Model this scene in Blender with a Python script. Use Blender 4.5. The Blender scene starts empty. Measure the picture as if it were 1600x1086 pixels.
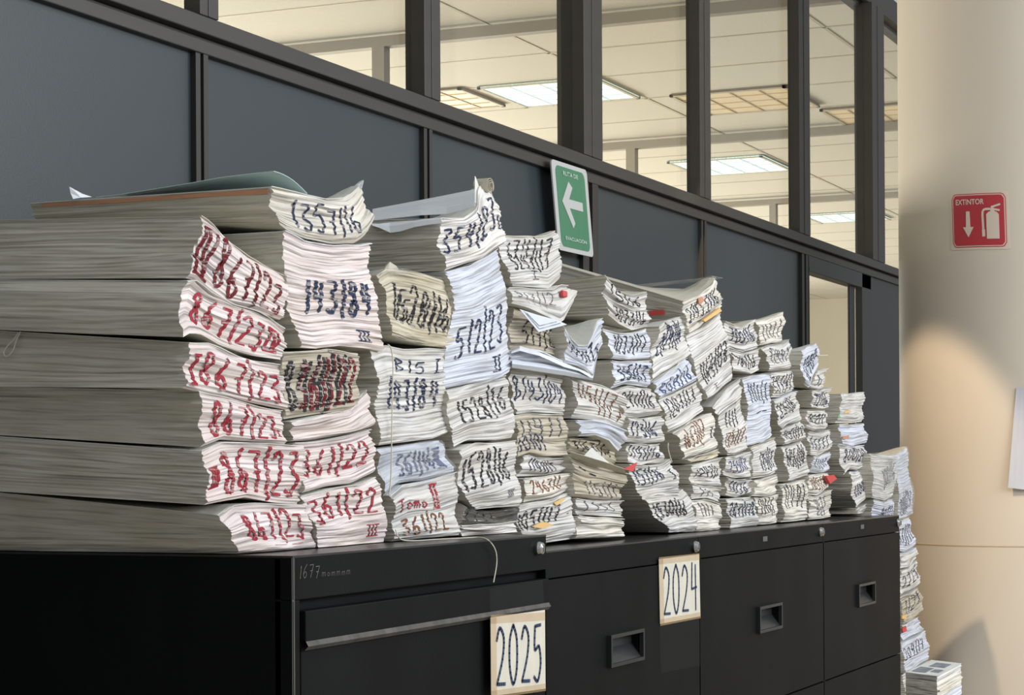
import bpy, math, random
from mathutils import Vector, Matrix

# ------------------------------------------------------------------ camera, world, lights
SC = bpy.context.scene
COL = SC.collection
EYE = 1.45                      # camera height; the cabinet tops stand at 1.325 / 1.29 m
F_PX, CX, CY = 3230.0, 800.0, 728.6
YAW = math.atan(1429.0 / 3230.0)
ROLL = 0.006
c_, s_ = math.cos(YAW), math.sin(YAW)
FWD = Vector((c_, s_, 0))
RGT0 = Vector((s_, -c_, 0))
UP0 = Vector((0, 0, 1))
RGT = RGT0 * math.cos(ROLL) - UP0 * math.sin(ROLL)
UPV = UP0 * math.cos(ROLL) + RGT0 * math.sin(ROLL)
CAM = Vector((0, 0, EYE))

cam_d = bpy.data.cameras.new('camera')
cam_d.lens = F_PX / 1600 * 36
cam_d.sensor_width = 36
cam_d.shift_y = (CY - 543) / 1600
cam_d.clip_start, cam_d.clip_end = 0.05, 100
cam = bpy.data.objects.new('camera', cam_d)
COL.objects.link(cam)
m = Matrix((RGT, UPV, -FWD)).transposed().to_4x4()
m.translation = CAM
cam.matrix_world = m
SC.camera = cam

SC.view_settings.view_transform = 'Standard'
SC.view_settings.look = 'None'
SC.view_settings.gamma = 1
SC.view_settings.exposure = 0.0
SC.view_settings.use_curve_mapping = False

W = bpy.data.worlds.new('world')
SC.world = W
W.use_nodes = True
bg = W.node_tree.nodes['Background']
bg.inputs[0].default_value = (0.80, 0.84, 0.86, 1)
bg.inputs[1].default_value = 0.50


def area(name, loc, target, sx, sy, power, color):
    d = bpy.data.lights.new(name, 'AREA')
    d.shape = 'RECTANGLE'
    d.size, d.size_y, d.energy, d.color = sx, sy, power, color
    o = bpy.data.objects.new(name, d)
    COL.objects.link(o)
    o.location = loc
    o.rotation_euler = (Vector(target) - Vector(loc)).to_track_quat('-Z', 'Y').to_euler()
    return o


# daylight windows across the corridor, in front of the cabinets
area('corridor_window_light', (4.8, -3.5, 3.1), (4.0, 1.5, 1.4), 6.0, 1.4, 278, (0.97, 0.98, 1.0))
# corridor ceiling lights
area('corridor_ceiling_light', (3.2, 0.2, 3.3), (3.2, 0.4, 0), 5.0, 0.6, 26, (0.95, 0.98, 1.0))
# unseen fill added to brighten the office ceiling behind the partition
area('office_fill_light', (13, 8.6, 1.5), (13, 3.0, 3.0), 18, 2.0, 1250, (1.0, 0.93, 0.83))
# unseen spot added above the stacks to throw the column's warm patch
sp = bpy.data.lights.new('warm_patch_spot', 'SPOT')
sp.energy, sp.color, sp.spot_size, sp.spot_blend, sp.shadow_soft_size = 150, (1.0, 0.78, 0.54), math.radians(33), 0.3, 0.03
PATCH_SPOT = bpy.data.objects.new('warm_patch_spot', sp)
COL.objects.link(PATCH_SPOT)
PATCH_SPOT.location = (5.5, 1.96, 3.05)
PATCH_SPOT.rotation_euler = (Vector((6.98, 1.70, 1.18)) - PATCH_SPOT.location).to_track_quat('-Z', 'Y').to_euler()


# ------------------------------------------------------------------ helpers
def ray(x, y):
    return (FWD + RGT * ((x - CX) / F_PX) + UPV * ((CY - y) / F_PX))


def on_y(x, y, Y):
    r = ray(x, y)
    return CAM + r * (Y / r.y)


def on_z(x, y, Z):
    r = ray(x, y)
    return CAM + r * ((Z - EYE) / r.z)


def on_x(x, y, X):
    r = ray(x, y)
    return CAM + r * (X / r.x)


def lin(c):
    return tuple(((v / 255) / 12.92 if v / 255 <= 0.04045 else ((v / 255 + 0.055) / 1.055) ** 2.4) for v in c)


MATS = {}


def mat(name, rgb, rough=0.7, metal=0.0, spec=0.5, noise=None, bump=None, emit=None, vary=0.12, alpha=None, coat=0):
    """procedural principled material; noise = (sx, sy, sz) scale of a tone variation, bump = (scale, strength)"""
    if name in MATS:
        return MATS[name]
    M = bpy.data.materials.new(name)
    M.use_nodes = True
    nt = M.node_tree
    b = nt.nodes['Principled BSDF']
    c = lin(rgb)
    b.inputs['Base Color'].default_value = (*c, 1)
    b.inputs['Roughness'].default_value = rough
    b.inputs['Metallic'].default_value = metal
    b.inputs['Specular IOR Level'].default_value = spec
    b.inputs['Coat Weight'].default_value = coat
    tc = nt.nodes.new('ShaderNodeTexCoord')
    if noise:
        mp = nt.nodes.new('ShaderNodeMapping')
        mp.inputs['Scale'].default_value = noise
        nz = nt.nodes.new('ShaderNodeTexNoise')
        nz.inputs['Scale'].default_value = 1
        nz.inputs['Detail'].default_value = 4
        rp = nt.nodes.new('ShaderNodeValToRGB')
        rp.color_ramp.elements[0].position, rp.color_ramp.elements[1].position = 0.32, 0.68
        rp.color_ramp.elements[0].color = (*[v * (1 - vary) for v in c], 1)
        rp.color_ramp.elements[1].color = (*[min(1, v * (1 + vary)) for v in c], 1)
        nt.links.new(tc.outputs['Object'], mp.inputs[0])
        nt.links.new(mp.outputs[0], nz.inputs['Vector'])
        nt.links.new(nz.outputs['Fac'], rp.inputs[0])
        nt.links.new(rp.outputs[0], b.inputs['Base Color'])
    if bump:
        n2 = nt.nodes.new('ShaderNodeTexNoise')
        n2.inputs['Scale'].default_value = bump[0]
        n2.inputs['Detail'].default_value = 3
        bp = nt.nodes.new('ShaderNodeBump')
        bp.inputs['Strength'].default_value = bump[1]
        bp.inputs['Distance'].default_value = 0.004
        nt.links.new(tc.outputs['Object'], n2.inputs['Vector'])
        nt.links.new(n2.outputs['Fac'], bp.inputs['Height'])
        nt.links.new(bp.outputs[0], b.inputs['Normal'])
    if emit:
        b.inputs['Emission Color'].default_value = (*lin(emit[0]), 1)
        b.inputs['Emission Strength'].default_value = emit[1]
    if alpha is not None:
        b.inputs['Alpha'].default_value = alpha
    MATS[name] = M
    return M


def sheet_mat(name, rgb, vary=0.2, line=0.48):
    """paper seen edge-on: fine sheet lines run along the UV's first axis"""
    if name in MATS:
        return MATS[name]
    M = bpy.data.materials.new(name)
    M.use_nodes = True
    nt = M.node_tree
    b = nt.nodes['Principled BSDF']
    b.inputs['Roughness'].default_value = 0.85
    b.inputs['Specular IOR Level'].default_value = 0.2
    c = lin(rgb)
    uv = nt.nodes.new('ShaderNodeUVMap')
    prev = None

    def layer(scale, lo, hi, p0, p1, detail=2):
        mp = nt.nodes.new('ShaderNodeMapping')
        mp.inputs['Scale'].default_value = scale
        nz = nt.nodes.new('ShaderNodeTexNoise')
        nz.inputs['Scale'].default_value = 1
        nz.inputs['Detail'].default_value = detail
        rp = nt.nodes.new('ShaderNodeValToRGB')
        rp.color_ramp.elements[0].position, rp.color_ramp.elements[1].position = p0, p1
        rp.color_ramp.elements[0].color = (*lo, 1)
        rp.color_ramp.elements[1].color = (*hi, 1)
        nt.links.new(uv.outputs[0], mp.inputs[0])
        nt.links.new(mp.outputs[0], nz.inputs['Vector'])
        nt.links.new(nz.outputs['Fac'], rp.inputs[0])
        return rp, nz

    a, _ = layer((5, 130, 1), [v * (1 - vary) for v in c], [min(1, v * 1.06) for v in c], 0.3, 0.7)
    d, nzf = layer((6, 270, 3), (line,) * 3, (1, 1, 1), 0.37, 0.50, 3)  # dark lines: shade in the gaps between sheets, put into the colour
    e, _ = layer((9, 26, 7), (0.9, 0.88, 0.83), (1, 1, 1), 0.35, 0.62)
    mx = nt.nodes.new('ShaderNodeMix'); mx.data_type = 'RGBA'; mx.blend_type = 'MULTIPLY'; mx.inputs[0].default_value = 1
    my = nt.nodes.new('ShaderNodeMix'); my.data_type = 'RGBA'; my.blend_type = 'MULTIPLY'; my.inputs[0].default_value = 1
    nt.links.new(a.outputs[0], mx.inputs[6]); nt.links.new(d.outputs[0], mx.inputs[7])
    nt.links.new(mx.outputs[2], my.inputs[6]); nt.links.new(e.outputs[0], my.inputs[7])
    nt.links.new(my.outputs[2], b.inputs['Base Color'])
    bp = nt.nodes.new('ShaderNodeBump')
    bp.inputs['Strength'].default_value = 0.5
    bp.inputs['Distance'].default_value = 0.0015
    nt.links.new(nzf.outputs['Fac'], bp.inputs['Height'])
    nt.links.new(bp.outputs[0], b.inputs['Normal'])
    MATS[name] = M
    return M


def ink_mat(name, rgb, gap=0.5):
    """felt-pen ink on sheet edges: breaks up between sheets"""
    if name in MATS:
        return MATS[name]
    M = bpy.data.materials.new(name)
    M.use_nodes = True
    nt = M.node_tree
    b = nt.nodes['Principled BSDF']
    b.inputs['Roughness'].default_value = 0.7
    b.inputs['Specular IOR Level'].default_value = 0.2
    tc = nt.nodes.new('ShaderNodeTexCoord')
    mp = nt.nodes.new('ShaderNodeMapping')
    mp.inputs['Scale'].default_value = (22, 5, 240)
    nz = nt.nodes.new('ShaderNodeTexNoise')
    nz.inputs['Scale'].default_value = 1
    nz.inputs['Detail'].default_value = 2
    rp = nt.nodes.new('ShaderNodeValToRGB')
    rp.color_ramp.elements[0].position, rp.color_ramp.elements[1].position = 0.53, 0.59
    c = lin(rgb)
    rp.color_ramp.elements[0].color = (*c, 1)
    p = lin((205, 200, 196))
    rp.color_ramp.elements[1].color = (*[c[i] * (1 - gap) + p[i] * gap for i in range(3)], 1)
    nt.links.new(tc.outputs['Object'], mp.inputs[0])
    nt.links.new(mp.outputs[0], nz.inputs['Vector'])
    nt.links.new(nz.outputs['Fac'], rp.inputs[0])
    nt.links.new(rp.outputs[0], b.inputs['Base Color'])
    MATS[name] = M
    return M


class MB:
    """collects vertices and faces; build() links them as one mesh object"""
    def __init__(s):
        s.v, s.f, s.mi, s.uv = [], [], [], []

    def quad(s, a, b, c, d, mi=0, uv=None):
        i = len(s.v)
        s.v += [a, b, c, d]
        s.f.append((i, i + 1, i + 2, i + 3)); s.mi.append(mi)
        s.uv.append(uv or ((0, 0), (1, 0), (1, 1), (0, 1)))

    def grid(s, P, mi=0, UV=None, flip=False):
        """P: rows of points"""
        base = len(s.v); n = len(P[0])
        for r in P:
            s.v += r
        for j in range(len(P) - 1):
            for i in range(n - 1):
                ids = [(j, i), (j, i + 1), (j + 1, i + 1), (j + 1, i)]
                if flip:
                    ids.reverse()
                s.f.append(tuple(base + a * n + b for a, b in ids))
                s.mi.append(mi)
                s.uv.append(tuple(UV[a][b] for a, b in ids) if UV else ((0, 0),) * 4)

    def box(s, x0, x1, y0, y1, z0, z1, mi=0):
        p = [Vector((x, y, z)) for z in (z0, z1) for y in (y0, y1) for x in (x0, x1)]
        b = len(s.v); s.v += p
        for f in ((0, 2, 3, 1), (4, 5, 7, 6), (0, 1, 5, 4), (2, 6, 7, 3), (0, 4, 6, 2), (1, 3, 7, 5)):
            s.f.append(tuple(b + k for k in f)); s.mi.append(mi); s.uv.append(((0, 0),) * 4)

    def tube(s, pts, r, n=8, mi=0):
        pts = [Vector(p) for p in pts]
        rings = []
        for i, p in enumerate(pts):
            t = (pts[min(i + 1, len(pts) - 1)] - pts[max(i - 1, 0)]).normalized()
            a = t.cross(Vector((0.3, 0.5, 0.81))).normalized(); bq = t.cross(a)
            rings.append([p + (a * math.cos(k * math.tau / n) + bq * math.sin(k * math.tau / n)) * r for k in range(n + 1)])
        s.grid(rings, mi)

    def prism(s, poly, e0, e1, depth, origin, mi=0):
        """polygon (2D) in the frame e0,e1, extruded along depth vector"""
        b = len(s.v); n = len(poly)
        front = [origin + e0 * x + e1 * y for x, y in poly]
        s.v += front + [p + depth for p in front]
        s.f.append(tuple(range(b, b + n))); s.mi.append(mi); s.uv.append(((0, 0),) * n)
        s.f.append(tuple(range(b + 2 * n - 1, b + n - 1, -1))); s.mi.append(mi); s.uv.append(((0, 0),) * n)
        for i in range(n):
            j = (i + 1) % n
            s.f.append((b + i, b + n + i, b + n + j, b + j)); s.mi.append(mi); s.uv.append(((0, 0),) * 4)

    def build(s, name, mats, parent=None, origin=(0, 0, 0), smooth=False, bevel=0):
        me = bpy.data.meshes.new(name)
        o0 = Vector(origin)
        me.from_pydata([Vector(v) - o0 for v in s.v], [], s.f)
        if not isinstance(mats, (list, tuple)):
            mats = [mats]
        for q in mats:
            me.materials.append(q)
        me.polygons.foreach_set('material_index', s.mi)
        ul = me.uv_layers.new(name='UVMap')
        flat = []
        for u in s.uv:
            for a in u:
                flat += [a[0], a[1]]
        ul.data.foreach_set('uv', flat)
        if smooth:
            me.polygons.foreach_set('use_smooth', [True] * len(s.f))
        me.update()
        ob = bpy.data.objects.new(name, me)
        COL.objects.link(ob)
        if parent:
            ob.parent = parent
            w_ = Vector((0, 0, 0)); q_ = parent
            while q_:
                w_ += q_.location; q_ = q_.parent
            ob.location = o0 - w_
        else:
            ob.location = o0
        if bevel:
            bv = ob.modifiers.new('bevel', 'BEVEL')
            bv.width, bv.segments, bv.limit_method = bevel, 2, 'ANGLE'
        return ob


def empty(name, loc):
    o = bpy.data.objects.new(name, None)
    COL.objects.link(o)
    o.location = loc
    o.empty_display_size = 0.05
    return o


def tag(o, label=None, cat=None, group=None, kind=None):
    if label: o['label'] = label
    if cat: o['category'] = cat
    if group: o['group'] = group
    if kind: o['kind'] = kind
    return o


# ------------------------------------------------------------------ materials
M_FRAME = mat('bronze_aluminium', (62, 60, 57), 0.5, 0.2, noise=(3, 3, 30), vary=0.06)
M_FRAME_D = mat('bronze_gasket', (44, 42, 40), 0.5)
M_PANEL = mat('slate_panel', (46, 55, 60), 0.4, noise=(3, 3, 3), vary=0.03, bump=(300, 0.05))
M_DARKPANEL = mat('charcoal_panel', (44, 46, 48), 0.5)
M_GLASS = None
M_CAB = mat('black_cabinet_paint', (17, 18, 19), 0.55, 0.0, 0.08, noise=(6, 6, 2), vary=0.25, bump=(220, 0.06))
M_CABTOP = mat('worn_black_cabinet_top', (40, 40, 38), 0.3, 0.0, 0.5, noise=(14, 40, 8), vary=0.25)
M_RECESS = mat('black_moulded_pull', (34, 35, 36), 0.4)
M_EDGE = mat('rubbed_highlit_edge', (92, 90, 86), 0.35, 0.4, noise=(60, 8, 8), vary=0.3)  # wear on the cabinet edge; on the pull rail a painted highlight
M_CHROME = mat('chrome', (200, 200, 198), 0.18, 1.0)
M_COLUMN = mat('cream_column_paint', (216, 205, 189), 0.55, noise=(2.5, 2.5, 1.2), vary=0.035, bump=(40, 0.05))
M_TILE = mat('ceiling_tile', (212, 208, 196), 0.9, noise=(90, 90, 90), vary=0.05)
M_GRID = mat('ceiling_grid_bar', (192, 184, 166), 0.6)
M_OWALL = mat('office_wall_paint', (200, 192, 174), 0.8, noise=(2, 2, 2), vary=0.03)
M_FLOOR = mat('floor_tile', (172, 162, 146), 0.5, noise=(8, 8, 8), vary=0.08)
M_STRING = mat('cotton_string', (206, 200, 184), 0.9)
M_WHITE = mat('white_sheet', (222, 226, 232), 0.8, noise=(20, 20, 20), vary=0.03)
M_BLUEW = mat('bluish_sheet', (210, 216, 226), 0.8, noise=(20, 20, 20), vary=0.03)
M_CREAM = mat('cream_sheet', (206, 202, 188), 0.8, noise=(30, 30, 30), vary=0.05)
M_CARDY = mat('yellowed_card', (214, 190, 146), 0.8, noise=(14, 14, 14), vary=0.08)
M_RED = mat('red_tab', (196, 70, 66), 0.6)
M_PENCIL = mat('yellow_tab', (222, 184, 120), 0.6)
M_ORANGE = mat('salmon_folder_card', (188, 136, 108), 0.8, noise=(40, 9, 40), vary=0.12)
M_GREEN = mat('green_plastic_cover', (196, 222, 220), 0.25, spec=0.7, noise=(3, 3, 3), vary=0.1)
M_MANILA = mat('manila_cover', (186, 182, 166), 0.8, noise=(12, 12, 12), vary=0.08)
M_COVER = mat('grey_white_cover', (206, 206, 200), 0.75, noise=(16, 16, 16), vary=0.08)
M_PLASTIC = mat('clear_plastic_film', (200, 206, 210), 0.12, spec=0.8, alpha=0.22)
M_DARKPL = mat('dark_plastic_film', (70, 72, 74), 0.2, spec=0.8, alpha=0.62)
PAPER = {
    'pink': sheet_mat('pinkish_sheet_edges', (238, 227, 226)),
    'white': sheet_mat('white_sheet_edges', (234, 231, 228)),
    'blue': sheet_mat('bluish_sheet_edges', (215, 220, 232), 0.16, 0.6),
    'grey': sheet_mat('greyish_sheet_edges', (221, 220, 218)),
    'warm': sheet_mat('ivory_sheet_edges', (230, 226, 218)),
    'tan': sheet_mat('yellowed_sheet_edges', (216, 208, 188), 0.3, 0.45),
    'dirty': sheet_mat('soiled_sheet_edges', (206, 198, 182), 0.3, 0.4),
}
SIDE_SHADE = sheet_mat('shaded_side_edge', (202, 198, 188), 0.16, 0.74)  # sides and back toned darker, their shade put into the colour
INK = {
    'red': ink_mat('red_felt_ink', (160, 54, 66)),
    'darkred': ink_mat('dark_red_felt_ink', (112, 36, 42)),
    'navy': ink_mat('navy_felt_ink', (46, 56, 84)),
    'black': ink_mat('black_felt_ink', (46, 46, 50)),
    'blue': ink_mat('blue_felt_ink', (70, 84, 126)),
    'brown': ink_mat('brown_felt_ink', (128, 84, 56)),
    'grey': ink_mat('faded_grey_ink', (96, 98, 104)),
}


def glass_material():
    M = bpy.data.materials.new('window_glass')
    M.use_nodes = True
    nt = M.node_tree
    nt.nodes.clear()
    out = nt.nodes.new('ShaderNodeOutputMaterial')
    tr = nt.nodes.new('ShaderNodeBsdfTransparent'); tr.inputs[0].default_value = (0.93, 0.95, 0.94, 1)
    gl = nt.nodes.new('ShaderNodeBsdfGlossy'); gl.inputs['Roughness'].default_value = 0.02
    mx = nt.nodes.new('ShaderNodeMixShader')
    mx.inputs[0].default_value = 0.07; nt.links.new(tr.outputs[0], mx.inputs[1])
    nt.links.new(gl.outputs[0], mx.inputs[2]); nt.links.new(mx.outputs[0], out.inputs[0])
    return M


M_GLASS = glass_material()

# ------------------------------------------------------------------ the partition wall (plane y = WY)
WY = 2.12
HC = 2.05                       # office ceiling above the eye
ZC = EYE + HC


def wx(px, py, Y=WY):
    return on_y(px, py, Y).x


def zavg(pts, Y=WY):
    return sum(on_y(x, y, Y).z for x, y in pts) / len(pts)


zA = zavg([(331, 30), (680, 157.5), (869, 225), (1104, 314), (1260, 370.5), (1377, 413)])
zB = zavg([(331, 68), (677, 180), (934, 271)])
zC_ = zavg([(327, 85), (664, 201), (856, 265), (1104, 348), (1256, 392)])
X_END = 12.5
X0 = 1.2
zTOP = ZC - 0.02

mb = MB()
mb.box(X0, X_END, WY - 0.012, WY + 0.10, zB + 0.004, zA)          # upper rail
mb.box(X0, X_END, WY, WY + 0.09, zC_, zB - 0.004)                   # lower rail
mb.box(X0, X_END, WY + 0.01, WY + 0.09, zB - 0.004, zB + 0.004)     # groove
mb.box(X0, X_END, WY, WY + 0.10, zTOP - 0.10, zTOP)                 # head rail
tag(mb.build('trim_1', M_FRAME, bevel=0.002), kind='structure')

# mullions: front strip right of a set-back side
MULL = [(303, 332, 15, 287), (655, 680, 78, 633), (905, 934, 110, 870), (1087, 1104, 150, 1072), (1243, 1260, 180, 1231), (1358, 1377, 200, 1335)]
tn = 2
xs_m = []
for a, b_, yy, sd in MULL:
    xa, xb = wx(a, yy), wx(b_, yy)
    dep = on_x(sd, yy, xa).y            # how far the set-back side reaches
    xs_m.append((xa, xb))
    q = MB()
    q.box(xa, xb, WY - 0.014, dep, zA, zTOP - 0.1)
    q.box(xa + (xb - xa) * 0.42, xa + (xb - xa) * 0.5, WY - 0.016, WY - 0.013, zA, zTOP - 0.1)
    tag(q.build('trim_%d' % tn, [M_FRAME], bevel=0.002), kind='structure')
    tn += 1
# windows
edges = [X0] + [v for p in xs_m for v in p] + [X_END]
wi = 1
for k in range(0, len(edges), 2):
    xa, xb = edges[k], edges[k + 1]
    q = MB()
    q.box(xa, xb, WY + 0.020, WY + 0.026, zA, zTOP - 0.1)
    w = q.build('window_%d' % wi, M_GLASS)
    tag(w, kind='structure')
    fr = MB()
    t = 0.03
    fr.box(xa, xb, WY + 0.04, WY + 0.06, zA, zA + 0.012)
    fr.box(xa, xb, WY + 0.04, WY + 0.06, zTOP - 0.112, zTOP - 0.1)
    fr.build('window_frame', M_FRAME, w)
    wi += 1

# lower panels and dividers; doorway at the far end
DIV = [(309, 327, 150), (665, 677, 230), (913, 936, 340), (1098, 1105, 400), (1255, 1264, 430)]
xd = [(wx(a, y), wx(b_, y)) for a, b_, y in DIV]
starts = [X0] + [p[1] for p in xd[:-1]]
ends = [p[0] for p in xd]
DX0 = xd[-1][1]
DX1 = wx(1362, 600)
for k, (a, b_) in enumerate(zip(starts, ends)):
    q = MB()
    q.box(a, b_, WY + 0.016, WY + 0.06, 0.0, zC_)
    tag(q.build('wall_panel_%d' % (k + 1), M_PANEL), kind='structure')
for (a, b_) in xd:
    q = MB()
    q.box(a, a + (b_ - a) * 0.4, WY + 0.004, WY + 0.08, 0, zC_)
    q.box(a + (b_ - a) * 0.4, a + (b_ - a) * 0.6, WY + 0.012, WY + 0.08, 0, zC_)
    q.box(a + (b_ - a) * 0.6, b_, WY + 0.002, WY + 0.08, 0, zC_)
    tag(q.build('trim_%d' % tn, M_FRAME_D), kind='structure'); tn += 1
q = MB()
q.box(DX1, X_END, WY + 0.01, WY + 0.05, 0, zC_)
tag(q.build('wall_far', M_DARKPANEL), kind='structure')
# door: dark frame, glazed leaf
zd = on_y(1300, 427, WY).z
door = MB()
door.box(DX0, DX0 + 0.01, WY + 0.0, WY + 0.05, 0, zd)
door.box(wx(1348, 600), DX1, WY - 0.0, WY + 0.03, 0, zC_)
door.box(wx(1336, 600), wx(1344, 600), WY + 0.02, WY + 0.03, 0, zd)
door.box(DX0, DX1, WY + 0.0, WY + 0.05, zd - 0.02, zC_)
door.box(DX0, DX1, WY + 0.02, WY + 0.06, 0, 0.2)
dr = door.build('door_1', M_DARKPANEL, bevel=0.003)
tag(dr, kind='structure')
g = MB(); g.box(DX0 + 0.01, wx(1348, 600), WY + 0.024, WY + 0.028, 0.2, zd - 0.02)
g.build('door_glass', M_GLASS, dr)
h = MB(); h.tube([(DX1 - 0.20, WY - 0.03, 0.95), (DX1 - 0.20, WY - 0.03, 1.15)], 0.01)
h.build('door_handle', M_CHROME, dr)

# ------------------------------------------------------------------ office behind the partition
OX0, OX1, OY1 = 0.6, 25.0, 9.0
q = MB(); q.box(-1, OX1, -5, OY1, -0.1, 0.0)
tag(q.build('floor', M_FLOOR), kind='structure')
q = MB(); q.box(OX1, OX1 + 0.1, WY + 0.1, OY1, 0, ZC); tag(q.build('wall_end', M_OWALL), kind='structure')
q = MB(); q.box(OX0 - 0.1, OX0, WY + 0.1, OY1, 0, ZC); tag(q.build('wall_near', M_OWALL), kind='structure')
q = MB(); q.box(OX0, OX1, OY1, OY1 + 0.1, 0, ZC); tag(q.build('wall_left', M_OWALL), kind='structure')
q = MB(); q.box(OX0, OX1, WY + 0.1, OY1, ZC, ZC + 0.06)
tag(q.build('ceiling', M_TILE), kind='structure')
# grid of the suspended ceiling
LP = [[(742, 132), (938, 120), (998, 149), (821, 165)],
      [(1044, 252), (1192, 240), (1232, 262), (1100, 274)],
      [(1262, 337), (1340, 327), (1400, 339), (1290, 347)],
      [(600, 150), (722, 138), (745, 160), (650, 172)],
      [(1050, 148), (1225, 130), (1278, 162), (1110, 178)],
      [(1300, 170), (1420, 156), (1480, 184), (1330, 196)]]
p0 = on_z(938, 120, ZC); p1 = on_z(998, 149, ZC)
TS = 0.70
gx, gy = p0.x, p0.y
q = MB()
i0 = math.floor((OX0 - gx) / TS) + 1
for i in range(i0, int((OX1 - gx) / TS) + 1):
    q.box(gx + i * TS - 0.009, gx + i * TS + 0.009, WY + 0.1, OY1, ZC - 0.003, ZC)
for j in range(-6, 20):
    yy = gy + j * TS * 2
    if WY + 0.1 < yy < OY1:
        q.box(OX0, OX1, yy - 0.009, yy + 0.009, ZC - 0.003, ZC)
tag(q.build('trim_%d' % tn, M_GRID), kind='structure'); tn += 1

M_LIGHT = mat('lit_diffuser', (225, 240, 245), 0.5, emit=((222, 244, 242), 0.95))
M_LIGHTW = mat('dim_warm_diffuser', (222, 206, 176), 0.5, emit=((255, 225, 175), 0.12))
M_LGRID = mat('fixture_louvre', (186, 200, 200), 0.5, emit=((225, 240, 245), 0.35))
M_LGRIDW = mat('unlit_louvre', (206, 186, 150), 0.6)
lamp_lab = ['lit square ceiling light nearest the green sign, behind the office glass',
            'lit ceiling light above the middle office panes, right of the narrow mullion',
            'lit ceiling light farthest away, low beside the round column',
            'pale dim ceiling light just right of the narrow mullion, beside the nearest bright one',
            'dim warm ceiling light left unlit beyond the second bright light',
            'dim warm ceiling light near the column at the right end']
for k, L in enumerate(LP):
    P = [on_z(x, y, ZC) for x, y in L]
    cx = sum(p.x for p in P) / 4; cy = sum(p.y for p in P) / 4
    hw = 0.5 * 0.5 * ((P[2] - P[1]).length + (P[3] - P[0]).length)
    hd = 0.5 * 0.5 * ((P[1] - P[0]).length + (P[2] - P[3]).length)
    hw = max(0.3, min(hw, 0.66)); hd = max(0.3, min(hd, 0.7))
    e = empty('ceiling_light', (cx, cy, ZC - 0.02))
    tag(e, lamp_lab[k], 'light', 'office ceiling lights')
    q = MB(); q.box(cx - hw, cx + hw, cy - hd, cy + hd, ZC - 0.012, ZC - 0.006)
    q.build('diffuser', M_LIGHTW if k > 2 else M_LIGHT, e)
    q = MB()
    for (xa, xb, ya, yb) in ((-hw, hw, -hd, -hd + .02), (-hw, hw, hd - .02, hd), (-hw, -hw + .02, -hd, hd), (hw - .02, hw, -hd, hd)):
        q.box(cx + xa, cx + xb, cy + ya, cy + yb, ZC - 0.018, ZC - 0.004)
    q.build('light_frame', M_GRID, e)
    q = MB()
    for t in (-0.34, 0.0, 0.34):
        q.box(cx + t * hw * 1.5 - .005, cx + t * hw * 1.5 + .005, cy - hd + .02, cy + hd - .02, ZC - 0.016, ZC - 0.011)
    for t in (-0.5, 0.0, 0.5):
        q.box(cx - hw + .02, cx + hw - .02, cy + t * hd - .005, cy + t * hd + .005, ZC - 0.016, ZC - 0.011)
    q.build('louvre', M_LGRID if k < 3 else M_LGRIDW, e)

# inner glazed partitions of the office, seen as headers with posts under the ceiling
M_HEAD = mat('grey_partition_header', (150, 144, 134), 0.6)


def header(px, py_top, py_bot, posts, label):
    P = on_z(px, py_top, ZC - 0.02)
    X = P.x
    zb = on_x(px, py_bot, X).z
    e = empty('glazed_partition', (X, WY + 0.3, 0))
    tag(e, label, 'partition')
    q = MB(); q.box(X, X + 0.06, WY + 0.12, OY1 - 0.01, zb, ZC - 0.02); q.build('header', M_HEAD, e)
    for (pa, pb, pv) in posts:
        a = on_x(pa, pv, X); b = on_x(pb, pv, X)
        q = MB(); q.box(X, X + 0.06, min(a.y, b.y), max(a.y, b.y), 0, zb); q.build('post', M_HEAD, e)
    q = MB(); q.box(X + 0.02, X + 0.05, WY + 0.12, OY1 - 0.01, 0.0, 1.6); q.build('panel', M_OWALL, e)


header(775, 38, 55, [(581, 600, 90)], 'nearest glazed office partition with grey header and one post')
header(1138, 209, 221, [(978, 992, 245)], 'middle glazed office partition crossing behind the second window')
header(1253, 308, 316, [(1202, 1212, 330)], 'farthest glazed office partition low behind the last panes')

# ------------------------------------------------------------------ round column
CXc, CYc, CR = 7.36, 1.36, 0.44
# place its left tangent at the photographed edge
th = math.atan2(CYc, CXc)
lt = ray(1405, 500); lt = math.atan2(lt.y, lt.x)
dist = math.hypot(CXc, CYc)
CYc = 7.36 * math.tan(lt - math.asin(CR / dist))
q = MB()
rings = []
n = 96
for z in (0, 0.04, 0.12, 1.0, 1.02, 2.0, 3.6):
    rings.append([Vector((CXc + CR * math.cos(k * math.tau / n), CYc + CR * math.sin(k * math.tau / n), z)) for k in range(n + 1)])
q.grid(rings)
tag(q.build('column', M_COLUMN, smooth=True), kind='structure')


def on_col(px, py, r=CR):
    d = ray(px, py)
    a = d.x ** 2 + d.y ** 2
    b = -2 * (d.x * CXc + d.y * CYc)
    c = CXc ** 2 + CYc ** 2 - r * r
    t = (-b - math.sqrt(max(0, b * b - 4 * a * c))) / (2 * a)
    return CAM + d * t


# seam band round the column
q = MB()
zs = on_col(1480, 852).z
rings = []
for dz, dr_ in ((-0.003, 0), (-0.002, 0.0012), (0.002, 0.0012), (0.003, 0)):
    rings.append([Vector((CXc + (CR + dr_) * math.cos(k * math.tau / n), CYc + (CR + dr_) * math.sin(k * math.tau / n), zs + dz)) for k in range(n + 1)])
q.grid(rings)
tag(q.build('trim_%d' % tn, mat('column_seam', (196, 180, 158), 0.6)), kind='structure'); tn += 1


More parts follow.
